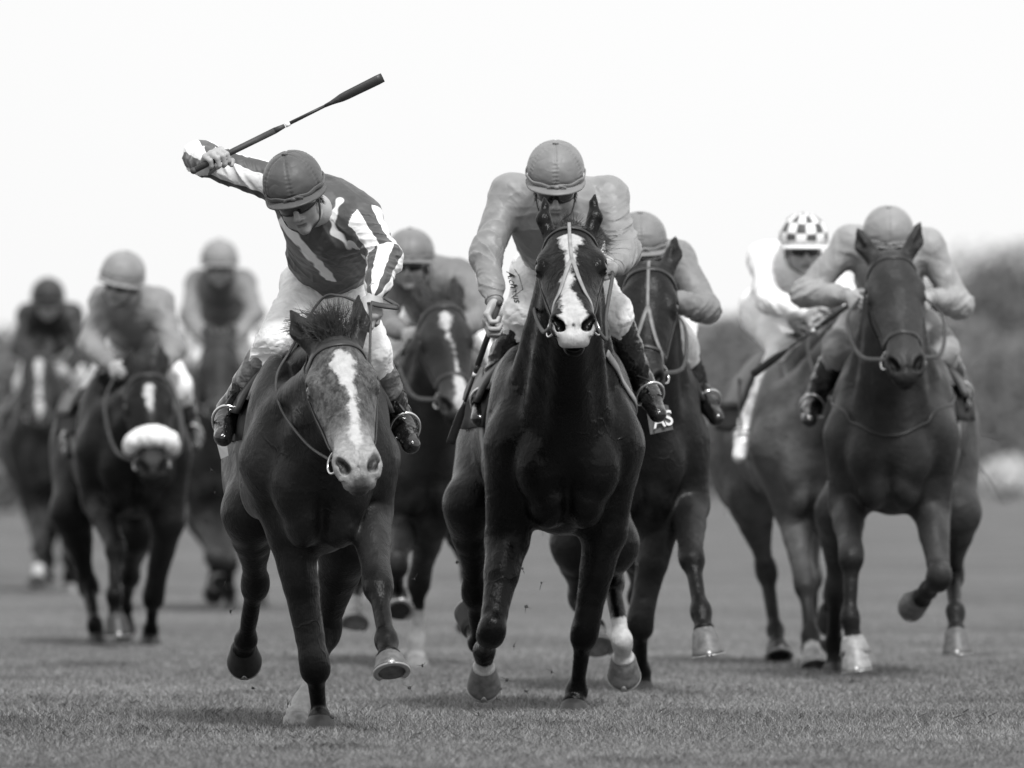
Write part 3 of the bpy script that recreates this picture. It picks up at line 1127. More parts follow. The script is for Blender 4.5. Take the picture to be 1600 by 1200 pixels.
def brim_geo(c, M, rx=.121, ry=.138, z=-.045, length=.052, drop=.012):
    nu, nv = 36, 6
    top = []
    for j in range(nv + 1):
        t = j / nv
        for i in range(nu + 1):
            a = math.radians(-88 + 176 * i / nu)
            e = length * math.cos(a) ** .8 if math.cos(a) > 0 else 0
            r1 = .95 + 0 * t
            x = (rx * r1 + .012 * t) * math.sin(a)
            y = ry * r1 * math.cos(a) + e * t
            zz = z - drop * t * max(math.cos(a), 0) ** .5 - .010 * math.sin(a) ** 2 - .012 * abs(math.sin(a)) ** 3 * t
            top.append(V3(x, y, zz))
    top = np.array(top)
    n = len(top)
    P = np.concatenate([top + V3(0, 0, .003), top - V3(0, 0, .003)])
    Wd = nu + 1
    Q = []
    for j in range(nv):
        for i in range(nu):
            a, b, cc, d = j * Wd + i, j * Wd + i + 1, j * Wd + Wd + i + 1, j * Wd + Wd + i
            Q.append((a, b, cc, d)[::-1]); Q.append((a + n, b + n, cc + n, d + n))
    for i in range(nu):
        a, b = nv * Wd + i, nv * Wd + i + 1
        Q.append((a, b, b + n, a + n)[::-1])
        a, b = i + 1, i
        Q.append((a, b, b + n, a + n)[::-1])
    return np.asarray(c) + P @ M.T, Q

def jockey(label, D, p, headrot, caprot=None, jacket=None, cap=None, breeches=None, boots=None, bootcuff=None, hands=None, vox=.005,
           group='jockeys riding in the race', pat=None, capz=.0, face=True, goggles=True, seed=1, brimless=False, bootmat=None, headscale=1.0, capseams=6,
           brimmat=None, collar=None, boot_top=.30, torso_w=1.0, shoulder=1.0, fold=1.0):
    PW = lambda k: W(p[k][0], p[k][1], D + p[k][2])
    head, neck, chest, pel = PW('head'), PW('neck'), PW('chest'), PW('pelvis')
    J = {}
    for s in 'RL':
        J['sh' + s] = PW('sh' + s)
        J['el' + s] = bone(J['sh' + s], p['el' + s][0], p['el' + s][1], .30, p['el' + s][2])
        J['wr' + s] = bone(J['el' + s], p['wr' + s][0], p['wr' + s][1], .255, p['wr' + s][2])
        J['hip' + s] = PW('hip' + s)
        J['kn' + s] = bone(J['hip' + s], p['kn' + s][0], p['kn' + s][1], .43, p['kn' + s][2])
        J['an' + s] = bone(J['kn' + s], p['an' + s][0], p['an' + s][1], .40, p['an' + s][2])
        J['toe' + s] = bone(J['an' + s], p['toe' + s][0], p['toe' + s][1], .205, p['toe' + s][2])
    M = rot_head(*headrot)
    hs = headscale
    def Hd(x, f, z): return head + M @ (V3(x, f, z) * hs)
    B = Solid()
    RH = M.T
    def HE(x, f, z, a, b, c, k=.012, mode=0, tilt=None):
        RR = RH
        if tilt is not None: RR = (M @ np.array(Matrix.Rotation(math.radians(tilt[0]), 3, tilt[1]))).T
        B.ell(Hd(x, f, z), (a * hs, b * hs, c * hs), RR, k, mode)
    # skull and face (eyes at z = 0)
    HE(0, -.015, .040, .074, .095, .085, .02)
    HE(0, .030, -.010, .064, .062, .070, .03)
    HE(0, .040, -.060, .047, .048, .058, .03)                        # jaw
    HE(0, .074, -.100, .022, .020, .019, .02)                        # chin
    for s in (-1, 1):
        HE(s * .040, .062, -.036, .024, .022, .022, .025)            # cheek bone
        HE(s * .032, .080, .020, .026, .016, .012, .016)             # brow
        HE(s * .032, .095, .000, .016, .010, .010, .008, 1)          # eye hollow
        HE(s * .031, .080, .000, .0125, .0125, .0125, .004)          # eyeball
        HE(s * .048, .010, -.078, .022, .045, .022, .03)             # jaw corner
        HE(s * .077, -.012, -.012, .009, .020, .032, .006)           # ear
        HE(s * .082, -.008, -.010, .005, .011, .020, .004, 1)
        HE(s * .013, .094, -.046, .0085, .010, .008, .008)           # nostril wing
    B.cone(Hd(0, .088, .006), Hd(0, .112, -.036), .010 * hs, .0135 * hs, .012)
    HE(0, .082, -.068, .022, .012, .0065, .006)                      # lips
    HE(0, .080, -.080, .020, .012, .0075, .006)
    HE(0, .095, -.0738, .022, .010, .0016, .003, 1)
    B.cone(Hd(0, -.02, -.05), neck, .056, .062, .03)
    # body under the clothes
    spine = nrm(chest - pel)
    B.chain([pel, (pel + chest) / 2, chest, neck], [.115, .11, .125, .065], .05)
    B.cone(J['shR'], J['shL'], .062, .062, .05)
    for s in 'RL':
        B.chain([J['sh' + s], J['el' + s], J['wr' + s]], [.050, .038, .024], .02)
        B.chain([J['hip' + s], J['kn' + s], J['an' + s], J['an' + s] + (J['toe' + s] - J['an' + s]) * .35], [.082, .055, .032, .026], .03)
    for s, sg in (('R', -1), ('L', 1)):
        hd = hands[s]
        hand_ops(B, J['wr' + s] + nrm(J['wr' + s] - J['el' + s]) * .015, V3(*hd['f']), V3(*hd['lat']), hd.get('curl', (1, 1.05, 1.1, 1.15)), hd.get('n', 1), hd.get('s', 1.05))
    P, Q = B.mesh(vox * .8)
    t = thing('person', label, 'jockey', (pel[0], pel[1], pel[2]), group)
    qf = (P - head) @ M / hs
    lip = np.clip((.0085 - np.abs(qf[:, 2] + .0745)) / .004 + .3, 0, 1) * np.clip((.024 - np.abs(qf[:, 0])) / .006, 0, 1) * (qf[:, 1] > .055)
    stub = .35 * np.clip((-.045 - qf[:, 2]) / .03, 0, 1) * (qf[:, 1] > .0) * (np.abs(qf[:, 0]) < .075) * (qf[:, 2] > -.14)
    brow = np.clip((.007 - np.abs(qf[:, 2] - .026)) / .004, 0, 1) * (np.abs(np.abs(qf[:, 0]) - .034) < .022) * (qf[:, 1] > .05)
    link_mesh('body', P, Q, M_skin, t, {'lip': np.maximum.reduce([lip, stub, brow])})
    # jacket
    Jk = Solid()
    fa = .009 * fold
    wdir = nrm(J['shL'] - J['shR'])
    fdir = nrm(np.cross(spine, wdir))
    Jk.chain([pel + spine * .03, (pel + chest) / 2 - fdir * 0, chest], [.140, .145 * (1 + torso_w) / 2, .158 * torso_w], .06, fold=(fa * 1.5, 10, seed), flat=(fdir, 1.18))
    Jk.cone(J['shR'], J['shL'], .078 * shoulder, .078 * shoulder, .06, fold=(fa * 1.2, 13, seed + 1))
    Jk.cone(chest, neck, .135, .075, .05, fold=(fa * .7, 12, seed + 2))
    for i, s in enumerate('RL'):
        a, b, c = J['sh' + s], J['el' + s], J['wr' + s]
        Jk.cone(a, b, .073, .058, .04, fold=(fa * 1.8, 17, seed + 3 + i, 1.0, .45))
        Jk.cone(b, b + (c - b) * .72, .058, .050, .03, fold=(fa * 1.7, 20, seed + 5 + i, .05, .6))
        Jk.cone(b + (c - b) * .72, b + (c - b) * .94, .048, .035, .02, fold=(fa * .8, 26, seed + 7 + i))
        Jk.cone(b + (c - b) * .92, c + (c - b) * .02, .036, .035, .006)
    P, Q = Jk.mesh(vox * .8, .02)
    at = pat(P, J, chest, neck, pel, wdir, fdir) if pat else {}
    link_mesh('jacket', P, Q, jacket, t, at)
    for s in ('RL' if pat is None else ''):
        c = J['wr' + s]; ax = nrm(c - J['el' + s])
        u = nrm(np.cross(ax, V3(.2, .3, .9))); v = np.cross(ax, u)
        pa = [c - ax * .006 + (u * math.cos(a) + v * math.sin(a)) * .0335 for a in np.linspace(0, 2 * math.pi, 25)]
        Pc, Qc = ribbon_geo(pa, [x - c for x in pa], .030, .004)
        mb = MB(); mb.add(Pc, Qc); mb.build('cuff', collar if collar is not None else jacket, t)
    # collar band
    if collar is not None:
        nn = nrm(Hd(0, -.02, -.05) - neck)
        u = nrm(np.cross(nn, fdir)); v = np.cross(nn, u)
        pa = [neck + nn * .012 + (u * math.cos(a) + v * math.sin(a)) * .074 for a in np.linspace(0, 2 * math.pi, 25)]
        Pc, Qc = ribbon_geo(pa, [x - neck for x in pa], .045, .006)
        mb = MB(); mb.add(Pc, Qc); mb.build('collar', collar, t)
    # breeches
    Br = Solid()
    Br.ell(pel, (.165 * torso_w, .14, .14), np.stack([wdir, fdir, spine]), .05)
    for i, s in enumerate('RL'):
        h, k, a = J['hip' + s], J['kn' + s], J['an' + s]
        Br.cone(h, k, .104, .073, .06, fold=(.009, 15, seed + 11 + i))
        Br.cone(k, k + (a - k) * min(.25, boot_top + .04), .070, .060, .03, fold=(.012, 24, seed + 13 + i))
        Br.cone(k + (a - k) * .25, k + (a - k) * .36, .057, .054, .01) if boot_top > .25 else None
    P, Q = Br.mesh(vox, .016)
    link_mesh('breeches', P, Q, breeches, t)
    # boots
    for i, s in enumerate('RL'):
        k, a, to = J['kn' + s], J['an' + s], J['toe' + s]
        Bo = Solid()
        kk = k + (a - k) * boot_top
        dn = nrm(a - k); fw = nrm(to - a)
        Bo.chain([kk, kk + (a - kk) * .45, a], [.062, .058, .043], .02, fold=(.008, 18, seed + 17 + i))
        Bo.cone(a, a + fw * .09 + dn * .02, .046, .043, .03)
        Bo.cone(a + fw * .07 + dn * .022, to + dn * .020, .044, .037, .03, flat=(dn, 1.12))
        heel = a + dn * .052 - fw * .02
        Bo.cone(a, heel, .042, .034, .02)
        Bo.ell(a + dn * .068 - fw * .015, (.034, .04, .018), np.stack([nrm(np.cross(fw, dn)), fw, dn]), .008)
        P, Q = Bo.mesh(vox, .016)
        tt = seg_t(P, kk, a)
        link_mesh('boot', P, Q, bootmat or boots, t, {'pat': (.42 if bootcuff else -1) - tt if bootcuff else np.full(len(P), -1.0)})
    # cap
    Mc = rot_head(*(caprot or headrot))
    cc = head + Mc @ V3(0, -.008, .060 + capz) * hs
    P, Q, at = cap_geo(cc, Mc, capseams, .116 * hs, .134 * hs, .112 * hs, seed=seed)
    co = link_mesh('cap', P, Q, cap, t, {'pat': at})
    P, Q = brim_geo(cc, Mc, .116 * hs, .134 * hs, z=-.026 * hs)
    mb = MB(); mb.add(P, Q)
    bo = mb.build('brim', brimmat or cap, co)
    P, Q = sphere_geo(cc + Mc @ V3(0, 0, .111) * hs, V3(.013, .013, .006), 14, 8)
    mb = MB(); mb.add(P, Q); mb.build('button', cap, co)
    # cap ribbon with knot in front
    pa = []
    for a in np.linspace(-2.0, 2.0, 40):
        pa.append(cc + Mc @ (V3(.119 * math.sin(a), .137 * math.cos(a), -.020 + .003 * math.sin(a * 9)) * hs))
    P, Q = ribbon_geo(pa, [x - cc for x in pa], .016, .004)
    mb = MB(); mb.add(P, Q)
    kn_ = cc + Mc @ (V3(.004, .141, -.020) * hs)
    P, Q = sphere_geo(kn_, V3(.014, .010, .009), 12, 8); mb.add(P, Q)
    for sx_ in (-1, 1):
        P, Q = ribbon_geo(spline([kn_, kn_ + Mc @ V3(sx_ * .018, .004, .006), kn_ + Mc @ V3(sx_ * .038, -.002, -.004)], 5), [Mc @ V3(0, 1, .2)] * 11, .009, .003); mb.add(P, Q)
    mb.build('ribbon', cap, co)
    # goggles, strap and chin strap
    if goggles:
        nu, nv = 40, 8
        Pg = []
        for j in range(nv + 1):
            for i in range(nu + 1):
                a = math.radians(-80 + 160 * i / nu)
                hh = .021 * (1 - .35 * (abs(a) / 1.4) ** 2)
                dip = .010 * math.exp(-(a / .16) ** 2) if j < nv / 2 else 0
                z = -.001 + hh * (2 * j / nv - 1) + dip * (1 - 2 * j / nv) * (1 if j < nv / 2 else 0)
                bulge = 1 + .04 * (1 - (2 * j / nv - 1) ** 2)
                Pg.append(Hd(.074 * bulge * math.sin(a), .022 + .082 * bulge * math.cos(a), z))
        Pg = np.array(Pg); n = len(Pg)
        Pi = head + (Pg - head) * .94
        A = np.concatenate([Pg, Pi]); Wd = nu + 1
        Qg = []
        for j in range(nv):
            for i in range(nu):
                a, b, c, d = j * Wd + i, j * Wd + i + 1, j * Wd + Wd + i + 1, j * Wd + Wd + i
                Qg.append((a, b, c, d)); Qg.append((a + n, d + n, c + n, b + n))
        for i in range(nu):
            Qg.append((i + 1, i, i + n, i + 1 + n)); Qg.append((nv * Wd + i, nv * Wd + i + 1, nv * Wd + i + 1 + n, nv * Wd + i + n))
        mb = MB(); mb.add(A, Qg); go = mb.build('goggles', M_lens, t)
        mb = MB()
        for edge in (0, nv):
            P, Q = tube_geo([Pg[edge * Wd + i] for i in range(Wd)], .0032, 6); mb.add(P, Q)
        mb.build('goggle_rim', M_leather, go)
    mb = MB()
    for s in (-1, 1):
        pa = spline([Hd(s * .085, .0, .03), Hd(s * .078, .022, -.03), Hd(s * .060, .045, -.085), Hd(0, .072, -.122)], 6)
        P, Q = ribbon_geo(pa, [x - head for x in pa], .013, .003); mb.add(P, Q)
    mb.build('chin_strap', M_leather, t)
    for s in (-1, 1):
        mb = MB()
        for _ in range(60):
            a = Hd(s * (.074 + rnd.random() * .006), -.03 + rnd.random() * .05, .02 - rnd.random() * .05)
            hair_geo(mb, a, M @ V3(s * .15, -.5, -.6), .03 + rnd.random() * .02, .0016, M @ V3(0, -.2, -.3), 3)
        mb.build('hair', M_hair, t)
    J.update(head=head, neck=neck, chest=chest, pelvis=pel, obj=t, Hd=Hd, D=D, wdir=wdir, fdir=fdir, spine=spine)
    return J

def whip(label, grip, tip, ring=True):
    """racing whip: thick grip, white collar, thin shaft, padded flap"""
    grip = np.asarray(grip); tip = np.asarray(tip)
    d = tip - grip; L = np.linalg.norm(d); d = d / L
    o = thing('whip', label, 'whip', tuple(grip))
    mb = MB()
    P, Q = sphere_geo(grip - d * .085, .0135, 12, 8); mb.add(P, Q)
    P, Q = tube_geo([grip - d * .085, grip + d * L * .36], [.0115, .0125], 10); mb.add(P, Q)
    P, Q = tube_geo([grip + d * L * .36, grip + d * L * .42], [.0125, .008], 10); mb.add(P, Q)
    mb.build('grip', M_rubber, o)
    mb = MB(); P, Q = tube_geo([grip + d * L * .425, grip + d * L * .450], .0095, 10); mb.add(P, Q); mb.build('collar', M_white, o)
    mb = MB(); P, Q = tube_geo([grip + d * L * .43, grip + d * L * .70], [.0075, .0058], 8); mb.add(P, Q); mb.build('shaft', M_leather, o)
    n = nrm(np.cross(d, (0, 1, .2)))
    pa = np.array([grip + d * L * t for t in np.linspace(.66, 1.0, 12)])
    wdt = np.interp(np.linspace(0, 1, 12), [0, .12, .3, .9, 1], [.012, .016, .033, .037, .035])
    mb = MB()
    nn = [nrm(np.cross(d, n))] * 12
    P, Q = ribbon_geo(pa, nn, wdt, .009); mb.add(P, Q)
    P, Q = ribbon_geo(pa, [-x for x in nn], wdt, .009); mb.add(P, Q)
    mb.build('flap', M_leather, o)
    return o

# ================================================================== THE PLACE
M_coatA = coat_mat('bay_coat_roan_face', 0.015, roan=.6, rough=.34)
M_coatB = coat_mat('dark_bay_coat', 0.004, rough=.27)
M_coatC = coat_mat('chestnut_coat', 0.03, rough=.42)
M_coatD = coat_mat('light_bay_coat', 0.072, rough=.42, dark=.25)
M_coatE = coat_mat('brown_coat', 0.011, rough=.36)
M_coatF = coat_mat('bay_coat', 0.021, rough=.42)
M_coatG = coat_mat('near_black_coat', 0.006, rough=.4)
M_coatH = coat_mat('dull_bay_coat', 0.03, rough=.45)

def fleece_noseband(Hs, bo):
    Hd = Hs['Hd']
    pa = spline([Hd(s_ * .105, .42, v_) for s_, v_ in ((-1, -.12), (-.85, -.05), (-.4, -.005), (0, .005), (.4, -.005), (.85, -.05), (1, -.12))], 6)
    P, Q = tube_geo(pa, [.030, .052, .058, .058, .058, .052, .030], 14)
    P = P + (vnoise(P * 60)[:, None] - .5) * .016
    mb = MB(); mb.add(P, Q); mb.build('fleece_noseband', M_fleece, bo)

def mane(Hs, n=260, side=1, mat=None, forelock=120, blow=(0, .2, .5), seed=1, fl_len=.14):
    rg = random.Random(seed)
    Hd, T, h = Hs['Hd'], Hs['T'], Hs['h']
    a = Hd(0, -.02, -.11); b = T(0, .45, 1.46)
    mb = MB()
    ts = [rg.random() for _ in range(n)]
    roots = np.array([a + (b - a) * t + V3(0, 0, .05) for t in ts])
    R0, N0 = Hs['S'].project(roots, -.004, 12)
    for r0, n0 in zip(R0, N0):
        d = nrm(n0 + V3(side * .5 + rg.gauss(0, .25), .3, .25))
        hair_geo(mb, r0, d, .10 + rg.random() * .11, .0028, V3(side * .7, .5, -.9), 5, rg)
    mb.build('mane', mat or M_mane, h)
    if forelock:
        mb = MB()
        for _ in range(forelock):
            w = rg.gauss(0, .017)
            r0 = Hd(w, .005 + rg.random() * .03, -.035)
            d = nrm(Hs['M'] @ V3(w * 6 + rg.gauss(0, .22), -1.0, .35 + rg.gauss(0, .2)) + V3(*blow) * .6)
            hair_geo(mb, r0, d, fl_len * (.35 + rg.random() * .8), .0012, Hs['M'] @ V3(w * 7 - .25, -.1, .3) + V3(*blow) * .5 + V3(rg.gauss(0, .5), 0, rg.gauss(0, .5)), 6, rg, .2)
        mb.build('forelock', mat or M_mane, h)

def tail(Hs, mat=None, seed=1, n=160):
    rg = random.Random(seed + 50)
    T = Hs['T']
    mb = MB()
    for _ in range(n):
        r0 = T(rg.gauss(0, .02), 1.80 + rg.random() * .03, 1.12 + rg.gauss(0, .02))
        hair_geo(mb, r0, Hs['ys'] * .9 + V3(rg.gauss(0, .12), 0, -.1 + rg.gauss(0, .1)), .55 + rg.random() * .3, .004, V3(0, .3, -.45), 6, rg)
    mb.build('tail', mat or M_mane, Hs['h'])

def bell_boot(Hs, i, mat):
    kn, fe, co, so, fwd = Hs['FT'][i]
    ax = nrm(so - co)
    pts = [co - ax * .035, co - ax * .012, co + ax * .02, co + ax * .05]
    P, Q = tube_geo(pts, [.044, .056, .064, .073], 24)
    mb = MB(); mb.add(P, Q); mb.build('bell_boot', mat, Hs['h'])

def rein_path(Hs, pts, wide=.018, mat=None):
    """pts: 3-D points from bit ring to hand"""
    pa = spline(pts, 10)
    nn = []
    for i, p in enumerate(pa):
        nn.append(V3(.9 if pts[0][0] > Hs['pollp'][0] else -.9, -.5, .35))
    P, Q = ribbon_geo(pa, nn, wide, .006)
    m = MB(); m.add(P, Q); m.build('rein', mat or M_rubber, Hs['h'])

def ride(Hs, J, stir=True, y0=.55, y1=1.25, clothmat=None, girth=None):
    sd = saddle(Hs, y0=y0, y1=y1, clothmat=clothmat, girth_mat=girth)
    for s, k in ((-1, 'R'), (1, 'L')):
        top, _ = Hs['S'].project(np.array([Hs['T'](s * .27, .80, 1.36)]), .06)
        stirrup(sd, top[0], J['an' + k], J['toe' + k])
    return sd

HANDS = dict(R=dict(f=(.35, -.8, -.35), lat=(.3, -.1, .95), n=1, curl=(1.2, 1.25, 1.3, 1.35)),
             L=dict(f=(-.35, -.8, -.35), lat=(-.3, -.1, .95), n=-1, curl=(1.2, 1.25, 1.3, 1.35)))

# ---------------------------------------------------------------- front left
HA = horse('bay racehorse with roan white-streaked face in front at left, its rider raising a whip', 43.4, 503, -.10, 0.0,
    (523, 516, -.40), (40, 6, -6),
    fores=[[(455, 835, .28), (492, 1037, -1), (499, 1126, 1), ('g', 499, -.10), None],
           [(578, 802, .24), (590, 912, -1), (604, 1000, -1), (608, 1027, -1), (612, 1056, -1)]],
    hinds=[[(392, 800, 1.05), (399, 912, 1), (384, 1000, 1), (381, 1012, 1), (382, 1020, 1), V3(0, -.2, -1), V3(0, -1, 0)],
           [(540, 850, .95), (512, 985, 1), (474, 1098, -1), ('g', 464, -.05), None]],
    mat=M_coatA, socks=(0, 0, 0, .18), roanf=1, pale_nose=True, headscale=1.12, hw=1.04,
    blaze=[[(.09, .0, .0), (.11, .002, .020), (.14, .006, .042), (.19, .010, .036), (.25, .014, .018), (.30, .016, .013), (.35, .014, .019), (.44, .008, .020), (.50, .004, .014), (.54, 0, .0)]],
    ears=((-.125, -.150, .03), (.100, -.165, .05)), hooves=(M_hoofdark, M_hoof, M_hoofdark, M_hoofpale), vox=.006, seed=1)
boA, ringsA = bridle(HA, .034, cross=False, ring=.044)
mane(HA, 200, -1, forelock=900, blow=(-.25, .2, .45), seed=4, fl_len=.165)
tail(HA)
# ---------------------------------------------------------------- front centre
HB = horse('dark bay racehorse with a broad white blaze running in front at the centre', 45.9, 888, -.12, .05,
    (889, 342, -.42), (52, 0, -2),
    fores=[[(792, 845, .25), (768, 988, -1), (757, 1018, 1), (756, 1044, 1), (756, 1060, 1), V3(0, -.35, -1), V3(0, -1, 0)],
           [(945, 830, .28), (914, 985, 1), (901, 1080, 1), ('g', 897, -.02), None]],
    hinds=[[(735, 790, 1.1), (742, 925, 1), (747, 1005, 1), (740, 985, 1), (735, 970, 1), V3(0, 0, 1), V3(0, -1, 0)],
           [(955, 850, 1.0), (955, 905, 1), (972, 1000, -1), (974, 1028, 1), (975, 1044, 1), V3(0, -.35, -1), V3(0, -1, 0)]],
    mat=M_coatB, socks=(.06, 0, 0, .17), sx=1.08, headscale=1.12, hw=1.07,
    blaze=[[(.095, .0, .0), (.11, .0, .034), (.14, .002, .042), (.18, .0, .020), (.28, -.004, .015), (.34, -.010, .020), (.40, -.020, .024), (.46, -.010, .032), (.53, 0, .040), (.57, .0, .062), (.66, 0, .062), (.70, 0, 0)]],
    earh=False, earw=.78, ears=((-.080, -.125, .085), (.090, -.130, .085)), hooves=(M_hoof, M_hoofdark, M_hoofdark, M_hoof), vox=.006, seed=2)
boB, ringsB = bridle(HB, .016, cross=False, ring=.048)
def centre_strap(Hs, bo, mat):
    Hd = Hs['Hd']
    mb = MB(); strap(Hs, [Hd(0, .0, .0), Hd(.0, .10, .03), Hd(.004, .25, .02)], .014, .005, mat, '', None, mb=mb); mb.build('centre_strap', mat, bo)
    for s in (-1, 1):
        mb = MB(); strap(Hs, [Hd(.004, .245, .02), Hd(s * .035, .34, .01), Hd(s * .066, .43, -.03), Hd(s * .085, .50, -.09)], .017, .005, mat, '', None, mb=mb); mb.build('nose_strap', mat, bo)
centre_strap(HB, boB, M_webbing)
mane(HB, 220, 1, forelock=90, blow=(.35, .1, .35), seed=9, fl_len=.09)
_mb = MB(); _rg = random.Random(5)
for _ in range(46):
    hair_geo(_mb, HB['Hd'](.05 + _rg.gauss(0, .01), .0 + _rg.random() * .06, -.10 - _rg.random() * .05), V3(.7, .1, .25 + _rg.gauss(0, .35)), .09 + _rg.random() * .09, .0011, V3(.5, 0, .1 + _rg.gauss(0, .5)), 6, _rg, .16)
_mb.build('mane_wisp', M_mane, HB['h'])
tail(HB, seed=2)
# ---------------------------------------------------------------- right
HCc = horse('chestnut racehorse with a plain dark face running at the right, rider in pale silks', 51.8, 1388, .16, .08,
    (1392, 384, -.40), (36, 3, -4),
    fores=[[(1325, 790, .25), (1330, 865, -1), (1328, 965, -1), (1334, 1005, -1), (1340, 1046, -1)],
           [(1455, 795, .25), (1468, 902, -1), (1450, 922, 1), (1440, 935, 1), (1428, 935, 1), V3(-.3, 0, -1), V3(0, -1, 0)]],
    hinds=[[(1312, 800, 1.1), (1306, 920, 1), (1303, 1005, 1), ('g', 1304, 0), None],
           [(1495, 800, 1.1), (1488, 898, 1), (1493, 955, -1), (1494, 985, -1), (1497, 1020, -1)]],
    mat=M_coatC, socks=(.05, 0, 0, 0), headscale=1.12, ears=((-.125, -.115, .06), (.135, -.125, .06)), hooves=(M_hoofpale, M_hoof, M_hoofdark, M_hoof), vox=.008, seed=3)
boC, ringsC = bridle(HCc, .018, cross=True, ring=.042)
bell_boot(HCc, 0, M_hoofpale)
mane(HCc, 120, -1, forelock=0, seed=12)
tail(HCc, seed=3)
# ---------------------------------------------------------------- behind, to the left of the chestnut
HDd = horse('light bay racehorse half hidden behind the chestnut, rider in a chequered cap', 54.5, 1270, -.22, .03,
    (1338, 480, -.30), (35, 10, 0),
    fores=[[(1240, 800, .22), (1258, 910, -1), (1267, 995, -1), (1270, 1020, -1), (1272, 1044, -1)],
           [(1290, 790, .22), (1310, 880, -1), (1300, 930, 1), (1297, 950, 1), (1294, 968, 1)]],
    hinds=[[(1172, 780, 1.1), (1197, 890, 1), (1212, 985, -1), (1214, 1008, -1), (1216, 1030, -1)],
           [(1255, 800, 1.1), (1268, 900, 1), (1268, 980, 1), (1270, 1000, -1), (1271, 1018, -1)]],
    mat=M_coatD, socks=(.06, 0, 0, 0), sx=.82, hooves=(M_hoofpale, M_hoofdark, M_hoofdark, M_hoof), vox=.010, seed=4)
boD, ringsD = bridle(HDd, .018)
mane(HDd, 80, -1, forelock=0, seed=13); tail(HDd, seed=4, n=80)
# ---------------------------------------------------------------- behind the centre horse
HE_ = horse('brown racehorse close behind the white-blazed horse, its face partly hidden', 49.4, 1002, -.06, .06,
    (1014, 402, -.40), (34, -4, 0),
    fores=[[(1030, 820, .2), (1000, 972, 1), (1002, 1052, 1), ('g', 1002, 0), None],
           [(1076, 790, .22), (1080, 868, -1), (1095, 955, -1), (1100, 985, -1), (1106, 1022, -1)]],
    hinds=[[(900, 850, 1.1), (906, 935, 1), (930, 980, -1), (933, 1000, -1), (936, 1020, -1)],
           [(1005, 850, 1.1), (1000, 930, 1), (985, 985, 1), (982, 1002, 1), (980, 1020, 1)]],
    mat=M_coatE, socks=(0, 0, .08, 0), headscale=1.08, ears=((-.085, -.15, .0), (.10, -.16, .0)), hooves=(M_hoofdark, M_hoof, M_hoofpale, M_hoofdark), vox=.009, seed=5)
boE, ringsE = bridle(HE_, .017, ring=.042)
centre_strap(HE_, boE, M_greyleather)
mane(HE_, 80, 1, forelock=0, seed=14); tail(HE_, seed=5, n=80)
# ---------------------------------------------------------------- between the two leaders
HF = horse('bay racehorse with a small white star running in the gap between the two leaders', 54.5, 674, -.20, .03,
    (690, 462, -.36), (38, 6, -4),
    fores=[[(628, 825, .2), (618, 880, -1), (622, 930, 1), (622, 945, -1), (622, 962, -1)],
           [(674, 818, .2), (655, 905, 1), (651, 1000, 1), ('g', 650, 0), None]],
    hinds=[[(590, 830, 1.1), (562, 905, 1), (553, 945, -1), (553, 960, -1), (552, 980, -1)],
           [(715, 800, 1.1), (738, 900, 1), (735, 950, -1), (734, 970, -1), (732, 988, -1)]],
    mat=M_coatF, socks=(0, .24, .16, 0), headscale=1.1,
    blaze=[[(.09, 0, 0), (.11, 0, .022), (.17, 0, .020), (.2, 0, .004), (.32, .02, .004), (.40, .022, .010), (.50, .025, .03), (.58, .02, .03), (.62, 0, 0)]],
    hooves=(M_hoofdark, M_hoofpale, M_hoofpale, M_hoof), vox=.010, seed=6)
boF, ringsF = bridle(HF, .018)
mane(HF, 80, -1, forelock=60, seed=15); tail(HF, seed=6, n=80)
# ---------------------------------------------------------------- far left, white fleece noseband
HG = horse('near black racehorse with a white fleece noseband and a white star at the left', 59.6, 214, -.20, .0,
    (230, 570, -.36), (34, 4, -2),
    fores=[[(152, 780, .25), (180, 855, -1), (178, 930, -1), (181, 962, -1), (183, 992, -1)],
           [(262, 815, .2), (240, 930, 1), (236, 985, 1), ('g', 235, 0), None]],
    hinds=[[(112, 800, 1.1), (138, 915, 1), (148, 975, -1), ('g', 152, 0), None],
           [(212, 830, 1.0), (203, 900, 1), (196, 950, 1), (193, 962, 1), (191, 975, 1)]],
    mat=M_coatG, headscale=1.08, blaze=[[(.11, 0, 0), (.13, 0, .026), (.19, 0, .024), (.26, .004, .010), (.30, 0, 0)]],
    hooves=(M_hoofdark,) * 4, vox=.014, seed=7)
boG, ringsG = bridle(HG, .018)
fleece_noseband(HG, boG)
mane(HG, 60, 1, forelock=60, seed=16); tail(HG, seed=7, n=60)
# ---------------------------------------------------------------- leftmost, far
HH = horse('bay racehorse with a long white blaze, leftmost and farthest back of the field', 79.0, 80, -.12, .0,
    (60, 545, -.36), (36, 4, 0),
    fores=[[(58, 805, .25), (62, 855, -1), (60, 890, -1), (59, 903, -1), (58, 915, -1)],
           [(104, 810, .2), (108, 870, -1), (108, 900, 1), ('g', 107, 0), None]],
    hinds=[[(70, 815, 1.1), (75, 875, 1), (76, 905, -1), ('g', 78, 0), None],
           [(112, 810, 1.0), (122, 868, 1), (120, 895, 1), (120, 903, 1), (120, 910, 1)]],
    mat=M_coatH, blaze=[[(.08, 0, 0), (.12, 0, .032), (.2, 0, .026), (.26, 0, .012), (.34, 0, .020), (.5, 0, .026), (.58, 0, 0)]],
    socks=(.14, 0, 0, 0), hooves=(M_hoofpale,) * 4, vox=.017, seed=8)
boH, ringsH = bridle(HH, .018)
mane(HH, 50, -1, forelock=40, seed=17); tail(HH, seed=8, n=50)
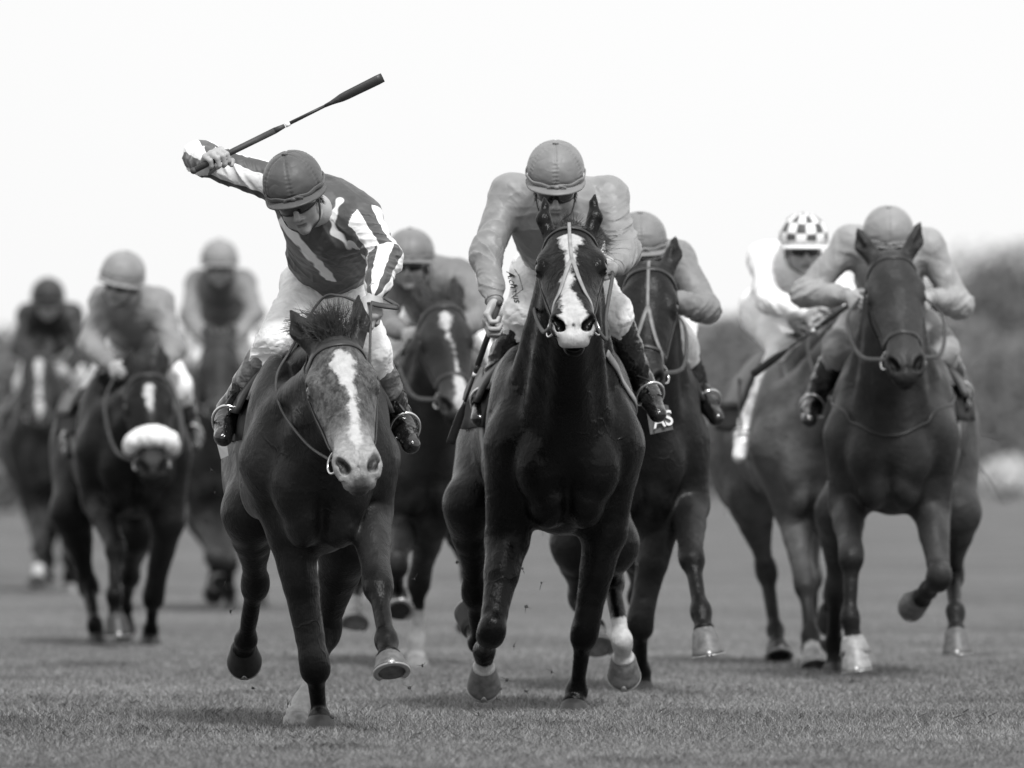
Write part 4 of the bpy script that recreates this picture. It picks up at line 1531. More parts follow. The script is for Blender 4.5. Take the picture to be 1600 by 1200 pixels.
# ---------------------------------------------------------------- behind, left of centre
HI = horse('plain bay racehorse far back between the fleece-nosed horse and the roan-faced horse', 71.0, 335, .10, .0,
    (343, 522, -.36), (36, 2, 0),
    fores=[[(322, 815, .25), (338, 872, -1), (345, 900, 1), (346, 908, -1), (347, 918, -1)],
           [(356, 815, .2), (359, 878, -1), (359, 925, 1), ('g', 360, 0), None]],
    hinds=[[(318, 810, 1.1), (332, 870, 1), (335, 905, 1), (336, 912, 1), (336, 920, 1)],
           [(385, 810, 1.0), (400, 870, 1), (405, 915, -1), ('g', 408, 0), None]],
    mat=M_coatH, hooves=(M_hoofdark,) * 4, vox=.016, seed=9)
boI, ringsI = bridle(HI, .018)
mane(HI, 50, 1, forelock=40, seed=18); tail(HI, seed=9, n=50)

# ================================================================== riders
M_silkA = cloth_mat('dark_silk_white_trim', 0.065)
M_silkB = cloth_mat('grey_silk', 0.225, pattern=False, wr=.38, rough=.45)
M_silkC = cloth_mat('pale_grey_silk', 0.285, pattern=False, wr=.42)
M_silkD = cloth_mat('white_silk', .82, pattern=False, wr=.42)
M_silkE = cloth_mat('mid_grey_silk', 0.18, pattern=False, wr=.42)
M_silkF = cloth_mat('dull_grey_silk', 0.16, pattern=False, wr=.42)
M_silkG = cloth_mat('faded_grey_silk', 0.2, pattern=False, wr=.42)
M_silkH = cloth_mat('black_silk', .012, pattern=False, wr=.42)
M_silkI = cloth_mat('dark_silk_pale_sleeves', .07, white=.20, wr=.5)
M_capA = cloth_mat('dark_cap_silk', 0.075, pattern=False, wr=.4)
M_capB = cloth_mat('grey_cap_silk', 0.19, pattern=False, wr=.4)
M_capC = cloth_mat('pale_cap_silk', 0.23, pattern=False, wr=.4)
M_capD = cloth_mat('chequered_cap_silk', .07, white=.85, wr=.2)
M_capE = cloth_mat('grey_far_cap', 0.18, pattern=False, wr=.4)
M_capH = cloth_mat('black_cap_silk', .025, pattern=False, wr=.4)
M_breech = cloth_mat('white_breeches', .82, pattern=False, rough=.6, wr=.5, scale=10)
M_breechC = cloth_mat('pale_grey_breeches', .30, pattern=False, rough=.6, wr=.35)
def boot_material(name, cuff, base=.008):
    m, n, l, b = base_mat(name)
    a = mrange(n, l, attr(n, 'pat'), -.02, .02, 0, 1)
    l.new(fmix(n, l, a, base, cuff), b.inputs['Base Color'])
    l.new(fmix(n, l, a, .13, .5), b.inputs['Roughness'])
    b.inputs['Coat Weight'].default_value = .4
    bump(n, l, nz(n, l, 26, 2), .6, .025, b)
    return m
M_bootA = boot_material('patent_boot_grey_top', .11)
M_bootB = boot_material('patent_boot_plain', .008)
M_bootB.node_tree.nodes['Principled BSDF'].inputs['Roughness'].default_value = .13
for _l in list(M_bootB.node_tree.links):
    if _l.to_socket.name == 'Roughness': M_bootB.node_tree.links.remove(_l)
M_bootD = boot_material('pale_boot', .6, .6)

def pat_striped(P, J, chest, neck, pel, wdir, fdir):
    """white trim on the chest, lengthwise stripes on the sleeves"""
    pat = np.full(len(P), -.3)
    x = (P - chest)[:, 0]; z = (P - chest)[:, 2]
    front = P[:, 1] < chest[1] + .08
    def band(pts, w):
        d = np.full(len(P), 9.)
        q = np.stack([x, z * 0, z], 1)
        for a, b in zip(pts[:-1], pts[1:]):
            d = np.minimum(d, seg_dist(q, V3(a[0], 0, a[1]), V3(b[0], 0, b[1])))
        return w - d
    for s in 'RL':
        a, b, c = J['sh' + s], J['el' + s], J['wr' + s]
        d1, d2 = seg_dist(P, a, b), seg_dist(P, b, c)
        for (u, v, dd, other) in ((a, b, d1, d2), (b, c, d2, d1)):
            ax = nrm(v - u)
            r1 = nrm(V3(0, -1, 0) - ax * (ax @ V3(0, -1, 0)) + 1e-5)
            r2 = np.cross(ax, r1)
            q = P - u
            ang = np.arctan2(q @ r2, q @ r1)
            t = ((P - u) @ ax) / np.linalg.norm(v - u)
            m = (dd <= other) & (dd < .088) & (((t > .10) if u is a else (t > -5)))
            pat = np.where(m, np.sin(ang * (4 if s == 'L' else 3) + (.5 if s == 'L' else 2.4)) + .12 + (vnoise(P * 40) - .5) * .5, pat)
    wob = (vnoise(P * 34) - .5) * .016
    pat = np.where(front, np.maximum(pat, (band([(-.18, .0), (-.13, -.06), (-.07, -.13), (.05, -.27)], .015) + wob) * 14), pat)
    zig = .006 * np.sin(z * 95)
    bd = band([(.05, .07), (.02, .02), (.03, -.05), (.085, -.095)], .012) + zig
    arm = np.minimum(seg_dist(P, J['shL'], J['elL']), seg_dist(P, J['elL'], J['wrL']))
    gap = np.clip((.03 - np.abs(band([(.05, .07), (.02, .02), (.03, -.05), (.085, -.095)], .05))) , -1, 1)
    pat = np.where(front & (x < .11), np.maximum(bd * 14, pat), pat)
    return {'pat': pat}
def pat_sleeves(P, J, chest, neck, pel, wdir, fdir):
    d = np.minimum.reduce([seg_dist(P, J['sh' + s] + (J['el' + s] - J['sh' + s]) * .15, J['el' + s]) for s in 'RL'] + [seg_dist(P, J['el' + s], J['wr' + s]) for s in 'RL'])
    return {'pat': (.095 - d)}

JA = jockey('jockey in dark striped silks swinging a whip overhead on the roan-faced horse', 43.4, dict(
    head=(466, 312, .28), neck=(503, 330, .46), chest=(512, 345, .58), pelvis=(515, 452, .95),
    shR=(450, 294, .56), elR=(313, 246, 1), wrR=(324, 254, -1), shL=(562, 340, .52), elL=(603, 405, -1), wrL=(586, 456, -1),
    hipR=(486, 452, .92), knR=(434, 530, -1), anR=(360, 640, 1), toeR=(352, 678, -1),
    hipL=(540, 452, .92), knL=(578, 548, -1), anL=(624, 650, 1), toeL=(640, 690, -1)),
    (24, -14, -16), (26, -8, -13), M_silkA, M_capA, M_breech, M_bootA, True,
    hands=dict(R=dict(f=(.25, -.85, .35), lat=(.85, 0, .45), n=1, curl=(1.35, 1.4, 1.4, 1.45), s=1.12), L=dict(f=(-.1, -.35, -1), lat=(-.9, -.3, .1), n=-1, curl=(.7, .8, .9, 1.0))),
    pat=pat_striped, vox=.005, seed=3, collar=M_capA, torso_w=1.2, capz=.022)
JB = jockey('jockey in plain grey silks crouched behind the white-blazed horse, whip held low', 45.9, dict(
    head=(868, 297, .26), neck=(872, 315, .44), chest=(873, 345, .58), pelvis=(876, 425, .98),
    shR=(798, 302, .56), elR=(758, 396, -1), wrR=(772, 468, -1), shL=(950, 307, .56), elL=(976, 392, -1), wrL=(962, 418, -1),
    hipR=(848, 425, .95), knR=(817, 488, -1), anR=(764, 610, 1), toeR=(752, 648, -1),
    hipL=(906, 425, .95), knL=(960, 490, -1), anL=(1003, 595, 1), toeL=(1026, 642, -1)),
    (20, 0, 0), (26, 0, 0), M_silkB, M_capB, M_breech, M_bootB, True,
    hands=dict(R=dict(f=(-.35, -.5, -.8), lat=(-.15, .6, -.78), n=-1, curl=(1.15, 1.25, 1.3, 1.35), s=1.15), L=dict(f=(-.5, -.8, -.1), lat=(.1, -.2, 1), n=-1, curl=(1.1, 1.2, 1.25, 1.3))),
    vox=.005, seed=5, collar=M_silkB, torso_w=1.25, capz=.034, boot_top=.15)
JC = jockey('jockey in pale grey silks tucked low behind the plain-faced chestnut', 51.8, dict(
    head=(1388, 380, .30), neck=(1388, 395, .45), chest=(1388, 415, .58), pelvis=(1392, 480, 1.0),
    shR=(1330, 380, .55), elR=(1256, 460, -1), wrR=(1322, 462, -1), shL=(1448, 385, .55), elL=(1500, 478, -1), wrL=(1455, 465, -1),
    hipR=(1362, 485, .95), knR=(1312, 540, -1), anR=(1274, 625, 1), toeR=(1266, 652, -1),
    hipL=(1420, 485, .95), knL=(1472, 545, -1), anL=(1496, 605, 1), toeL=(1504, 632, -1)),
    (26, 0, 0), (20, 0, 0), M_silkC, M_capC, M_breechC, M_bootB, True,
    hands=HANDS, vox=.007, seed=7, collar=M_silkC)
JD = jockey('jockey in white silks and a black and white chequered cap', 54.5, dict(
    head=(1256, 388, .30), neck=(1244, 402, .45), chest=(1238, 425, .58), pelvis=(1208, 490, 1.0),
    shR=(1195, 405, .55), elR=(1202, 470, -1), wrR=(1258, 488, -1), shL=(1292, 408, .5), elL=(1320, 470, -1), wrL=(1300, 500, -1),
    hipR=(1188, 490, .80), knR=(1224, 545, -1), anR=(1170, 660, 1), toeR=(1158, 708, -1),
    hipL=(1240, 490, .95), knL=(1290, 560, -1), anL=(1296, 640, 1), toeL=(1300, 675, -1)),
    (10, 6, 0), (8, 4, 0), M_silkD, M_capD, M_breech, M_bootD, False,
    hands=HANDS, vox=.008, seed=8, capseams=8, brimmat=M_white, collar=M_white)
JE = jockey('jockey in mid grey silks mostly hidden behind the brown horse\'s head', 49.4, dict(
    head=(1000, 392, .30), neck=(1008, 405, .45), chest=(1020, 425, .58), pelvis=(1030, 500, 1.0),
    shR=(968, 405, .55), elR=(935, 480, -1), wrR=(975, 500, -1), shL=(1056, 405, .5), elL=(1104, 484, -1), wrL=(1050, 470, -1),
    hipR=(1005, 500, .95), knR=(985, 545, -1), anR=(960, 620, 1), toeR=(955, 650, -1),
    hipL=(1050, 500, .95), knL=(1064, 545, -1), anL=(1092, 610, 1), toeL=(1118, 650, -1)),
    (18, 0, 0), (16, 0, 0), M_silkE, M_capE, M_breech, M_bootB, False,
    hands=HANDS, vox=.0075, seed=9, collar=M_silkE)
JF = jockey('jockey in dull grey cap and silks in the gap behind the two leaders', 54.5, dict(
    head=(641, 412, .30), neck=(655, 425, .45), chest=(672, 445, .58), pelvis=(690, 500, 1.0),
    shR=(622, 435, .52), elR=(598, 500, -1), wrR=(630, 520, -1), shL=(716, 430, .55), elL=(752, 490, -1), wrL=(725, 515, -1),
    hipR=(662, 500, .95), knR=(612, 560, -1), anR=(596, 640, 1), toeR=(592, 665, -1),
    hipL=(715, 500, .95), knL=(750, 555, -1), anL=(770, 630, 1), toeL=(775, 655, -1)),
    (8, -8, 0), (6, -5, 0), M_silkF, M_capE, M_breech, M_bootB, False,
    hands=HANDS, vox=.008, seed=10, collar=M_silkF)
JG = jockey('jockey with a tilted grey cap riding the horse in the white fleece noseband', 59.6, dict(
    head=(189, 442, .30), neck=(200, 460, .45), chest=(208, 485, .58), pelvis=(215, 545, 1.0),
    shR=(164, 470, .55), elR=(142, 540, -1), wrR=(172, 570, -1), shL=(248, 475, .55), elL=(272, 545, -1), wrL=(248, 575, -1),
    hipR=(192, 545, .95), knR=(150, 605, -1), anR=(112, 680, 1), toeR=(110, 704, -1),
    hipL=(240, 545, .95), knL=(278, 605, -1), anL=(298, 670, 1), toeL=(302, 695, -1)),
    (12, -16, 12), (12, -12, 14), M_silkG, M_capC, M_breech, M_bootB, False,
    hands=HANDS, vox=.011, seed=11, collar=M_silkG)
JH = jockey('jockey in black cap and black silks, leftmost rider of the field', 79.0, dict(
    head=(75, 472, .30), neck=(77, 482, .45), chest=(78, 500, .58), pelvis=(80, 552, 1.0),
    shR=(44, 492, .55), elR=(32, 545, -1), wrR=(52, 570, -1), shL=(112, 492, .55), elL=(126, 550, -1), wrL=(106, 575, -1),
    hipR=(64, 552, .95), knR=(38, 600, -1), anR=(28, 655, 1), toeR=(25, 674, -1),
    hipL=(96, 552, .95), knL=(122, 600, -1), anL=(134, 650, 1), toeL=(138, 668, -1)),
    (12, 0, 0), (10, 0, 0), M_silkH, M_capH, M_breech, M_bootB, False,
    hands=HANDS, vox=.014, seed=12, collar=M_silkH)
JI = jockey('jockey in dark silks with paler sleeves and white gloves on the far plain bay', 71.0, dict(
    head=(343, 416, .30), neck=(344, 428, .45), chest=(345, 452, .58), pelvis=(346, 505, 1.0),
    shR=(310, 442, .55), elR=(296, 492, -1), wrR=(318, 530, -1), shL=(380, 442, .55), elL=(398, 490, -1), wrL=(368, 532, -1),
    hipR=(330, 505, .95), knR=(300, 560, -1), anR=(290, 620, 1), toeR=(287, 640, -1),
    hipL=(362, 505, .95), knL=(395, 560, -1), anL=(405, 620, 1), toeL=(408, 640, -1)),
    (10, 0, 0), (8, 0, 0), M_silkI, M_capC, M_breech, M_bootB, False,
    hands=HANDS, vox=.013, seed=13, pat=pat_sleeves, collar=M_silkI)

for hs_, j_ in ((HA, JA), (HB, JB), (HCc, JC), (HDd, JD), (HE_, JE), (HF, JF), (HG, JG), (HH, JH), (HI, JI)):
    sd_ = ride(hs_, j_)

# reins ------------------------------------------------------------
def palm(J, s, k=.09): return J['wr' + s] + nrm(J['wr' + s] - J['el' + s]) * k
hL = palm(JA, 'L')
tube_obj('rein', [ringsA[0], W(480, 694, 43.1), W(440, 640, 43.35), W(432, 590, 43.5), W(455, 545, 43.6), W(500, 470, 43.55), W(530, 462, 43.5), W(560, 472, 43.5), hL], .0055, M_rubber, HA['h'])
tube_obj('rein', [ringsA[1], W(580, 640, 43.0), W(578, 560, 43.2), hL], .0055, M_rubber, HA['h'])
rein_path(HA, [hL, hL + V3(.05, .02, -.01), hL + V3(.10, .03, -.012), hL + V3(.05, .05, .02)], .022)
hLb = palm(JB, 'L', .08)
rein_path(HB, [ringsB[1], ringsB[1] + V3(.05, .05, -.06), ringsB[1] + V3(.05, .2, .03), hLb], .018)
rein_path(HB, [ringsB[0], ringsB[0] + V3(-.04, .12, -.02), W(838, 470, 45.8), W(900, 440, 45.95), hLb], .018)
for hs_, j_, rg_ in ((HCc, JC, ringsC), (HE_, JE, ringsE), (HDd, JD, ringsD), (HF, JF, ringsF), (HG, JG, ringsG), (HH, JH, ringsH), (HI, JI, ringsI)):
    for q_, (s_, k_) in enumerate(((-1, 'R'), (1, 'L'))):
        a_ = rg_[q_]; b_ = palm(j_, k_)
        rein_path(hs_, [a_, a_ + (b_ - a_) * .25 + V3(s_ * .09, 0, -.05), a_ + (b_ - a_) * .65 + V3(s_ * .10, 0, -.01), b_], .02)

# breast straps ------------------------------------------------------
def breast(Hs, pts, name, w, mat):
    mb = MB(); strap(Hs, pts, w, .006, mat, '', None, off=.003, n=8, mb=mb, it=14); mb.build(name, mat, Hs['h'])
T_ = HCc['T']
breast(HCc, [T_(-.26, .35, 1.22), T_(-.20, .12, 1.14), T_(-.10, .02, 1.09), T_(0, -.02, 1.075), T_(.10, .02, 1.09), T_(.20, .12, 1.14), T_(.26, .35, 1.22)], 'breast_strap', .014, M_leather)
T_ = HB['T']
breast(HB, [T_(.12, -.05, 1.42), T_(.17, .10, 1.34), T_(.22, .22, 1.25), T_(.27, .38, 1.18), T_(.30, .5, 1.12)], 'breast_strap', .030, M_webbing)

# whips --------------------------------------------------------------
hf = V3(.25, -.85, .35)
gA = JA['wrR'] + nrm(JA['wrR'] - JA['elR']) * .015 + nrm(hf) * .092 + V3(0, .0, -.028)
whip('black padded whip raised over the left jockey\'s head', gA, W(598, 121, gA[1] + .05))
fB = nrm(V3(-.35, -.5, -.8)); lB = nrm(V3(-.15, .6, -.78)); lB = nrm(lB - fB * (fB @ lB)); nB = -np.cross(lB, fB)
gB = JB['wrR'] + nrm(JB['wrR'] - JB['elR']) * .015 + fB * .085 + nB * .026
whip('black whip pointing down from the centre jockey\'s right hand', gB, W(704, 692, gB[1] + .30))
gC = palm(JC, 'R', .09)
whip('black whip slanting back across the chestnut\'s shoulder', gC, W(1176, 585, gC[1] + .25))

# lettering -----------------------------------------------------------
def text_mesh(name, s, size, mat, parent, loc, R, shear=0.0, ext=.0015):
    cu = bpy.data.curves.new(name, 'FONT')
    cu.body = s; cu.size = size; cu.shear = shear; cu.extrude = ext; cu.offset = size * .012
    tmp = bpy.data.objects.new(name + '_tmp', cu)
    COL.objects.link(tmp)
    dg = bpy.context.evaluated_depsgraph_get()
    me = bpy.data.meshes.new_from_object(tmp.evaluated_get(dg))
    bpy.data.objects.remove(tmp)
    me.materials.clear(); me.materials.append(mat)
    o = bpy.data.objects.new(name, me); COL.objects.link(o)
    me.transform(Matrix.Translation(Vector(loc)) @ R.to_4x4())
    put(o, parent)
    return o
# number cloth corner behind the centre jockey's left boot
dN = 45.9 + 1.02
cn = [W(1008, 628, dN - .05), W(1044, 633, dN), W(1052, 671, dN + .02), W(1016, 679, dN - .04)]
ux = nrm(cn[1] - cn[0]); 
P4 = []
for v_ in np.linspace(0, 1, 5):
    for u_ in np.linspace(0, 1, 7):
        P4.append((cn[0] * (1 - u_) + cn[1] * u_) * (1 - v_) + (cn[3] * (1 - u_) + cn[2] * u_) * v_ + V3(0, .008 * math.sin(u_ * 5), 0))
P4 = np.array(P4)
Q4 = [(j * 7 + i, j * 7 + i + 1, j * 7 + 8 + i, j * 7 + 7 + i) for j in range(4) for i in range(6)]
nb_ = len(P4)
mb = MB(); mb.add(np.concatenate([P4, P4 + V3(0, .008, 0)]), Q4 + [tuple(x + nb_ for x in q[::-1]) for q in Q4])
ncl = mb.build('number_cloth', M_clothmid, HB['h'])
xa = nrm(cn[2] - cn[3]); za = nrm(cn[0] - cn[3]); ya = nrm(np.cross(xa, za)); za = np.cross(ya, xa) * -1
Rm = Matrix(np.stack([xa, nrm(np.cross(-nrm(np.cross(xa, nrm(cn[0] - cn[3]))), xa)) * 1, -nrm(np.cross(xa, nrm(cn[0] - cn[3])))], 1).tolist())
def facing(xa, up):
    x = Vector(xa).normalized(); n = x.cross(Vector(up)).normalized(); y = n.cross(x)
    return Matrix((x, y, n)).transposed()
text_mesh('lettering', 'AS', .088, M_white, ncl, cn[3] + xa * .018 + V3(0, -.014, .022), facing(xa, nrm(cn[0] - cn[3])))
# white corner of the other number cloth, behind the left jockey's right boot
ca = [W(339, 694, 44.45), W(354, 690, 44.40), W(357, 712, 44.42), W(345, 717, 44.48)]
mb = MB(); mb.add(ca + [p + V3(0, .006, 0) for p in ca], [(0, 3, 2, 1), (4, 5, 6, 7), (0, 1, 5, 4), (1, 2, 6, 5), (2, 3, 7, 6), (3, 0, 4, 7)]); mb.build('number_cloth', M_white, HA['h'], smooth=False)
# script on the centre jockey's right thigh
th = W(799, 428, 0); kneeB, hipB = JB['knR'], JB['hipR']
dT = kneeB[1] + .02
p0 = W(797, 424, dT - .02); p1 = W(808, 466, dT - .07)
brs = [o for o in JB['obj'].children if o.name.startswith('breeches')][0]
xa = nrm(p1 - p0)
from mathutils.bvhtree import BVHTree
bv = BVHTree.FromPolygons([v.co[:] for v in brs.data.vertices], [p.vertices[:] for p in brs.data.polygons])
def drape(o, off):
    me = o.data
    sh = Vector(o.location) + world_loc(o.parent)
    for v in me.vertices:
        w = v.co + sh
        hit = bv.ray_cast(Vector((w.x, w.y - .5, w.z)), Vector((0, 1, 0)))
        if hit[0] is not None:
            v.co = hit[0] + Vector((0, -off, 0)) - sh
tx = text_mesh('lettering', 'A.chmus', .042, M_ink, brs, p0 + V3(-.015, 0, 0), facing(xa, (.95, 0, .25)), shear=.35, ext=0)
drape(tx, .003)
for a_, b_ in (((804, 419), (811, 430)), ((811, 430), (817, 452)), ((817, 452), (799, 466)), ((786, 442), (796, 452))):
    pts = [Vector(W(a_[0] + (b_[0] - a_[0]) * t, a_[1] + (b_[1] - a_[1]) * t, dT)) for t in np.linspace(0, 1, 8)]
    hits = []
    for w in pts:
        h_ = bv.ray_cast(Vector((w.x, w.y - .5, w.z)), Vector((0, 1, 0)))
        if h_[0] is not None: hits.append(np.array(h_[0]) + V3(0, -.002, 0))
    if len(hits) > 2:
        P, Q = tube_geo(hits, .0016, 5); mb = MB(); mb.add(P, Q); mb.build('outline', M_ink, brs)

# ------------------------------------------------------------------ turf and far trees
def turf_nodes(n, l, b):
    a = mrange(n, l, nz(n, l, .45, 5, stretch=(1, .6, 1)), .35, .65, .135, .185)
    c = math_n(n, l, 'MULTIPLY', a, mrange(n, l, nz(n, l, 6, 5, rough=.65), .3, .7, .75, 1.2))
    c = math_n(n, l, 'MULTIPLY', c, mrange(n, l, nz(n, l, 60, 4, rough=.7), .3, .7, .6, 1.35))
    dv = mrange(n, l, nz(n, l, 1.1, 3, stretch=(1, .5, 1)), .58, .70, 1, .6)
    return math_n(n, l, 'MULTIPLY', c, dv)
def ground():
    ys = np.concatenate([np.linspace(-20, 34, 10), np.linspace(35, 62, 60), np.linspace(63, 160, 60), np.linspace(170, 2000, 30)])
    xs = np.concatenate([np.linspace(-900, -10, 12), np.linspace(-8, 8, 50), np.linspace(10, 900, 12)])
    X, Y = np.meshgrid(xs, ys)
    P = np.stack([X.ravel(), Y.ravel(), np.zeros(X.size)], 1)
    w = len(xs); Q = []
    for j in range(len(ys) - 1):
        for i in range(w - 1):
            Q.append((j * w + i, j * w + i + 1, j * w + w + i + 1, j * w + w + i))
    m, n, l, b = base_mat('turf')
    l.new(turf_nodes(n, l, b), b.inputs['Base Color'])
    b.inputs['Roughness'].default_value = .9
    b.inputs['Specular IOR Level'].default_value = .1
    bump(n, l, nz(n, l, 60, 4, rough=.7), .8, .03, b)
    o = link_mesh('ground', P, Q, m)
    o['kind'] = 'structure'
def grass():
    N = 520000
    y = 36.6 + (nrs.rand(N) ** 2.0) * 44
    x = (nrs.rand(N) * 2 - 1) * (y * .0475 + .15 + .9 * nrs.rand(N) ** 3)
    P0 = np.stack([x, y, np.zeros(N)], 1)
    tuft = vnoise(P0 * np.array([1.6, .9, 1])) 
    fine = vnoise(P0 * np.array([14., 9., 1]))
    h = (.011 + .018 * nrs.rand(N)) * (.6 + .8 * tuft) * (.75 + .5 * fine) * np.clip((74 - y) / 26, .25, 1)
    a = nrs.rand(N) * math.pi
    wv = np.stack([np.cos(a), np.sin(a), np.zeros(N)], 1) * (.0014 + .0013 * nrs.rand(N))[:, None]
    lean = np.stack([nrs.randn(N) * .45, nrs.randn(N) * .45, np.ones(N)], 1) * h[:, None]
    V = np.stack([P0 - wv, P0 + wv, P0 + lean * .55 + wv * .7 , P0 + lean, P0 + lean * .55 - wv * .7], 1)
    V[:, 3, :2] += lean[:, :2] * .5
    # pentagon blades
    idx = np.arange(N * 5).reshape(N, 5)
    m, n, l, b = base_mat('grass_blade')
    at = attr(n, 'shade')
    c = math_n(n, l, 'MULTIPLY', mrange(n, l, at, 0, 1, .11, .40), mrange(n, l, nz(n, l, 1.1, 3, stretch=(1, .5, 1)), .58, .70, 1, .66))
    c = math_n(n, l, 'MULTIPLY', c, mrange(n, l, nz(n, l, .45, 5, stretch=(1, .6, 1)), .35, .65, .86, 1.15))
    l.new(c, b.inputs['Base Color'])
    b.inputs['Roughness'].default_value = .6
    b.inputs['Specular IOR Level'].default_value = .25
    tr = n.new('ShaderNodeBsdfTranslucent'); l.new(c, tr.inputs[0])
    ms = n.new('ShaderNodeMixShader'); ms.inputs[0].default_value = .35
    out = n['Material Output']
    l.new(b.outputs[0], ms.inputs[1]); l.new(tr.outputs[0], ms.inputs[2]); l.new(ms.outputs[0], out.inputs[0])
    o = link_mesh('grass', V.reshape(-1, 3), idx, m, None, {'shade': np.repeat(nrs.rand(N), 5)}, smooth=False)
    tag(o, 'short mown turf under the racing horses', 'grass', kind='stuff')
ground()
grass()

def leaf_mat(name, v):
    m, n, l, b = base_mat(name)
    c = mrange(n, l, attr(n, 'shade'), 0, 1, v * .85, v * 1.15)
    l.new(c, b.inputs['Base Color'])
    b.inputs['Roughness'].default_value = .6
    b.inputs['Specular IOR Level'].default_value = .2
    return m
def leaves(cen, size, rs):
    N = len(cen)
    a = rs.randn(N, 3); a /= np.linalg.norm(a, axis=1, keepdims=True)
    b = rs.randn(N, 3); b -= a * (a * b).sum(1, keepdims=True); b /= np.linalg.norm(b, axis=1, keepdims=True)
    s = (size * (.6 + .8 * rs.rand(N)))[:, None]
    V = np.stack([cen - a * s, cen + b * s * .5, cen + a * s, cen - b * s * .5], 1)
    return V.reshape(-1, 3), np.arange(N * 4).reshape(N, 4), np.repeat(rs.rand(N), 4)
M_bark = plain('bark', .09, .9, bmp=.6, bscale=30)
def tree(name, label, x, y, H, Wd, v, seed, group='trees beyond the racecourse', n=24000, lsz=.10):
    rs = np.random.RandomState(seed)
    o = thing(name, label, 'tree', (x, y, 0), group)
    mb = MB()
    base = V3(x, y, 0)
    top = base + V3(.1, 0, H * .7)
    P, Q = tube_geo(spline([base, base + V3(.05, 0, H * .35), top], 6), [H * .035, H * .026, H * .008], 10); mb.add(P, Q)
    cl = []
    for k in range(22):
        a = rs.rand() * 6.283; e = rs.rand()
        r = Wd * .5 * (.35 + .6 * rs.rand()) * (1 - .45 * max(0, e - .4))
        c = base + V3(math.cos(a) * r, math.sin(a) * r, H * (.28 + .62 * e))
        P, Q = tube_geo(spline([base + V3(0, 0, H * (.2 + .3 * e)), (base + c) / 2 + V3(0, 0, H * .3), c], 4), [H * .012, H * .004], 6); mb.add(P, Q)
        cl.append((c, Wd * (.15 + .13 * rs.rand())))
    mb.build('trunk', M_bark, o)
    cen = []
    for c, r in cl:
        m = n // len(cl)
        d = rs.randn(m, 3); d /= np.linalg.norm(d, axis=1, keepdims=True)
        cen.append(c + d * (r * rs.rand(m) ** .4)[:, None] * np.array([1, 1, .8]))
    V, Q, sh = leaves(np.concatenate(cen), lsz, rs)
    link_mesh('crown', V, Q, leaf_mat('leaf_' + name + str(seed), v), o, {'shade': sh}, smooth=False)  # crown grey is lightened to stand in for distance haze
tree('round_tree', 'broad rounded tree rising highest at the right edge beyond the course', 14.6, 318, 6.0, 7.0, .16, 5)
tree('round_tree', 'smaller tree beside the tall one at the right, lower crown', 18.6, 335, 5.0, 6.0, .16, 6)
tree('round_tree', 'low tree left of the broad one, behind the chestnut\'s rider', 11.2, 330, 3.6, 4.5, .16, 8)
def hedge():
    rs = np.random.RandomState(21)
    N = 150000
    t = rs.rand(N)
    A_, B_ = V3(-22, 96, 0), V3(24, 262, 0)
    c = A_ + t[:, None] * (B_ - A_)
    hgt = 2.35 + .0045 * (c[:, 1] - 130) + .9 * (vnoise(c * .45) - .5)
    nrm_ = nrm(V3(B_[1] - A_[1], -(B_[0] - A_[0]), 0))
    u = rs.rand(N)
    c = c + nrm_ * ((rs.rand(N) - .5) * 2.2)[:, None] + np.stack([np.zeros(N), np.zeros(N), u ** .8 * hgt], 1)
    V, Q, sh = leaves(c, .095, rs)
    o = thing('hedge', 'long clipped dark hedge along the far side of the turf', 'hedge', tuple(A_))
    link_mesh('foliage', V, Q, leaf_mat('leaf_hedge', .16), o, {'shade': sh}, smooth=False)  # distance haze is put into the leaf colour as a paler grey
    mb = MB()
    for k in range(40):
        b = A_ + (B_ - A_) * (k + .5) / 40
        P, Q = tube_geo([b, b + V3(.1, 0, 1.0), b + V3(0, .1, 1.9)], [.08, .05, .02], 6); mb.add(P, Q)
    mb.build('stems', M_bark, o)
    o.children[-1]['kind'] = 'stuff'
hedge()
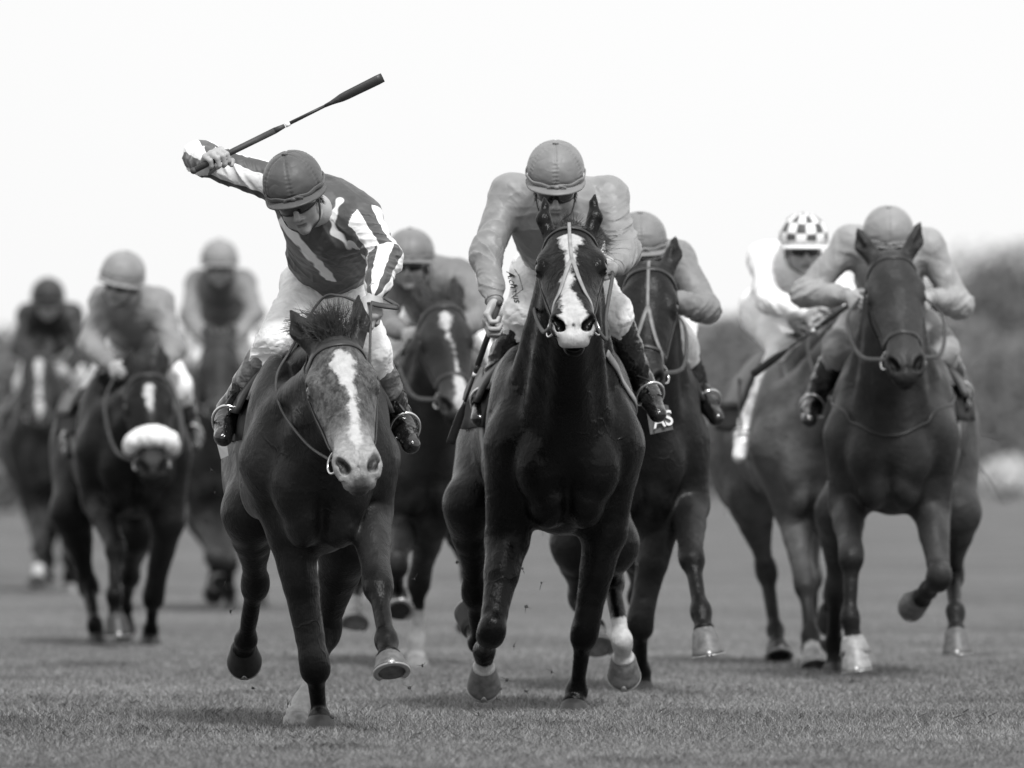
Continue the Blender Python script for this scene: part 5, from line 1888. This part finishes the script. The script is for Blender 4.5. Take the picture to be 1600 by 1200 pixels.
# unidentified light patch at the right edge, modelled as a pale bush
def bush(name, label, x, y, H, Wd, v, seed):
    rs = np.random.RandomState(seed)
    o = thing(name, label, 'bush', (x, y, 0))
    n = 1500
    d = rs.randn(n, 3); d /= np.linalg.norm(d, axis=1, keepdims=True)
    c = V3(x, y, H * .5) + d * (rs.rand(n) ** .4)[:, None] * V3(Wd * .5, Wd * .5, H * .5)
    c += (vnoise(c * 3)[:, None] - .5) * .2
    V, Q, sh = leaves(c, .08, rs)
    link_mesh('crown', V, Q, leaf_mat('leaf_' + name, v), o, {'shade': sh}, smooth=False)
    mb = MB()
    for k in range(6):
        a = k * 1.05
        P, Q = tube_geo([V3(x, y, 0), V3(x + math.cos(a) * Wd * .2, y + math.sin(a) * Wd * .2, H * .6)], [.03, .01], 6); mb.add(P, Q)
    mb.build('stems', M_bark, o)
bush('pale_shape', 'unidentified pale shape on the grass at the right edge, modelled as a bush', 7.45, 172, .62, .85, .55, 31)

# turf thrown up by the hooves
M_clod = plain('turf_clod', .035, .9, nscale=60, namp=.5)
rg = random.Random(77)
clods = [(816, 888, 45.6), (846, 911, 45.7), (822, 948, 45.8), (803, 1010, 45.5), (782, 1076, 45.4), (776, 1092, 45.4), (996, 882, 47), (822, 1080, 45.6), (331, 735, 44.6), (336, 770, 44.8), (352, 912, 44.9), (360, 955, 44.7), (395, 1075, 44.2), (648, 905, 46), (870, 828, 47.2), (714, 878, 46.6), (770, 1108, 45.3), (748, 1116, 45.2), (792, 1062, 45.6), (640, 1075, 43.6), (660, 1040, 44.2), (920, 1100, 45.9), (1000, 1072, 46.8), (520, 1120, 43.2), (450, 1100, 43.9), (862, 1050, 45.8)]
for i, (px, py, d) in enumerate(clods):
    c = W(px, py, d)
    P, Q = sphere_geo((0, 0, 0), V3(.003 + rg.random() * .004, .004, .003 + rg.random() * .005), 8, 6)
    P = P * (1 + .8 * (vnoise(P * 300 + i * 9)[:, None] - .5))
    mb = MB(); mb.add(P, Q)
    for k in range(3):
        hair_geo(mb, V3(0, 0, 0), V3(rg.gauss(0, 1), rg.gauss(0, 1), rg.gauss(0, 1)), .03, .0011, V3(0, 0, -.3), 3, rg)
    o = mb.build('turf_clod', M_clod)
    o.location = tuple(c)
    tag(o, 'small clod of turf kicked up by the hooves', 'clod', 'flying bits of turf')
cleanup_keys()
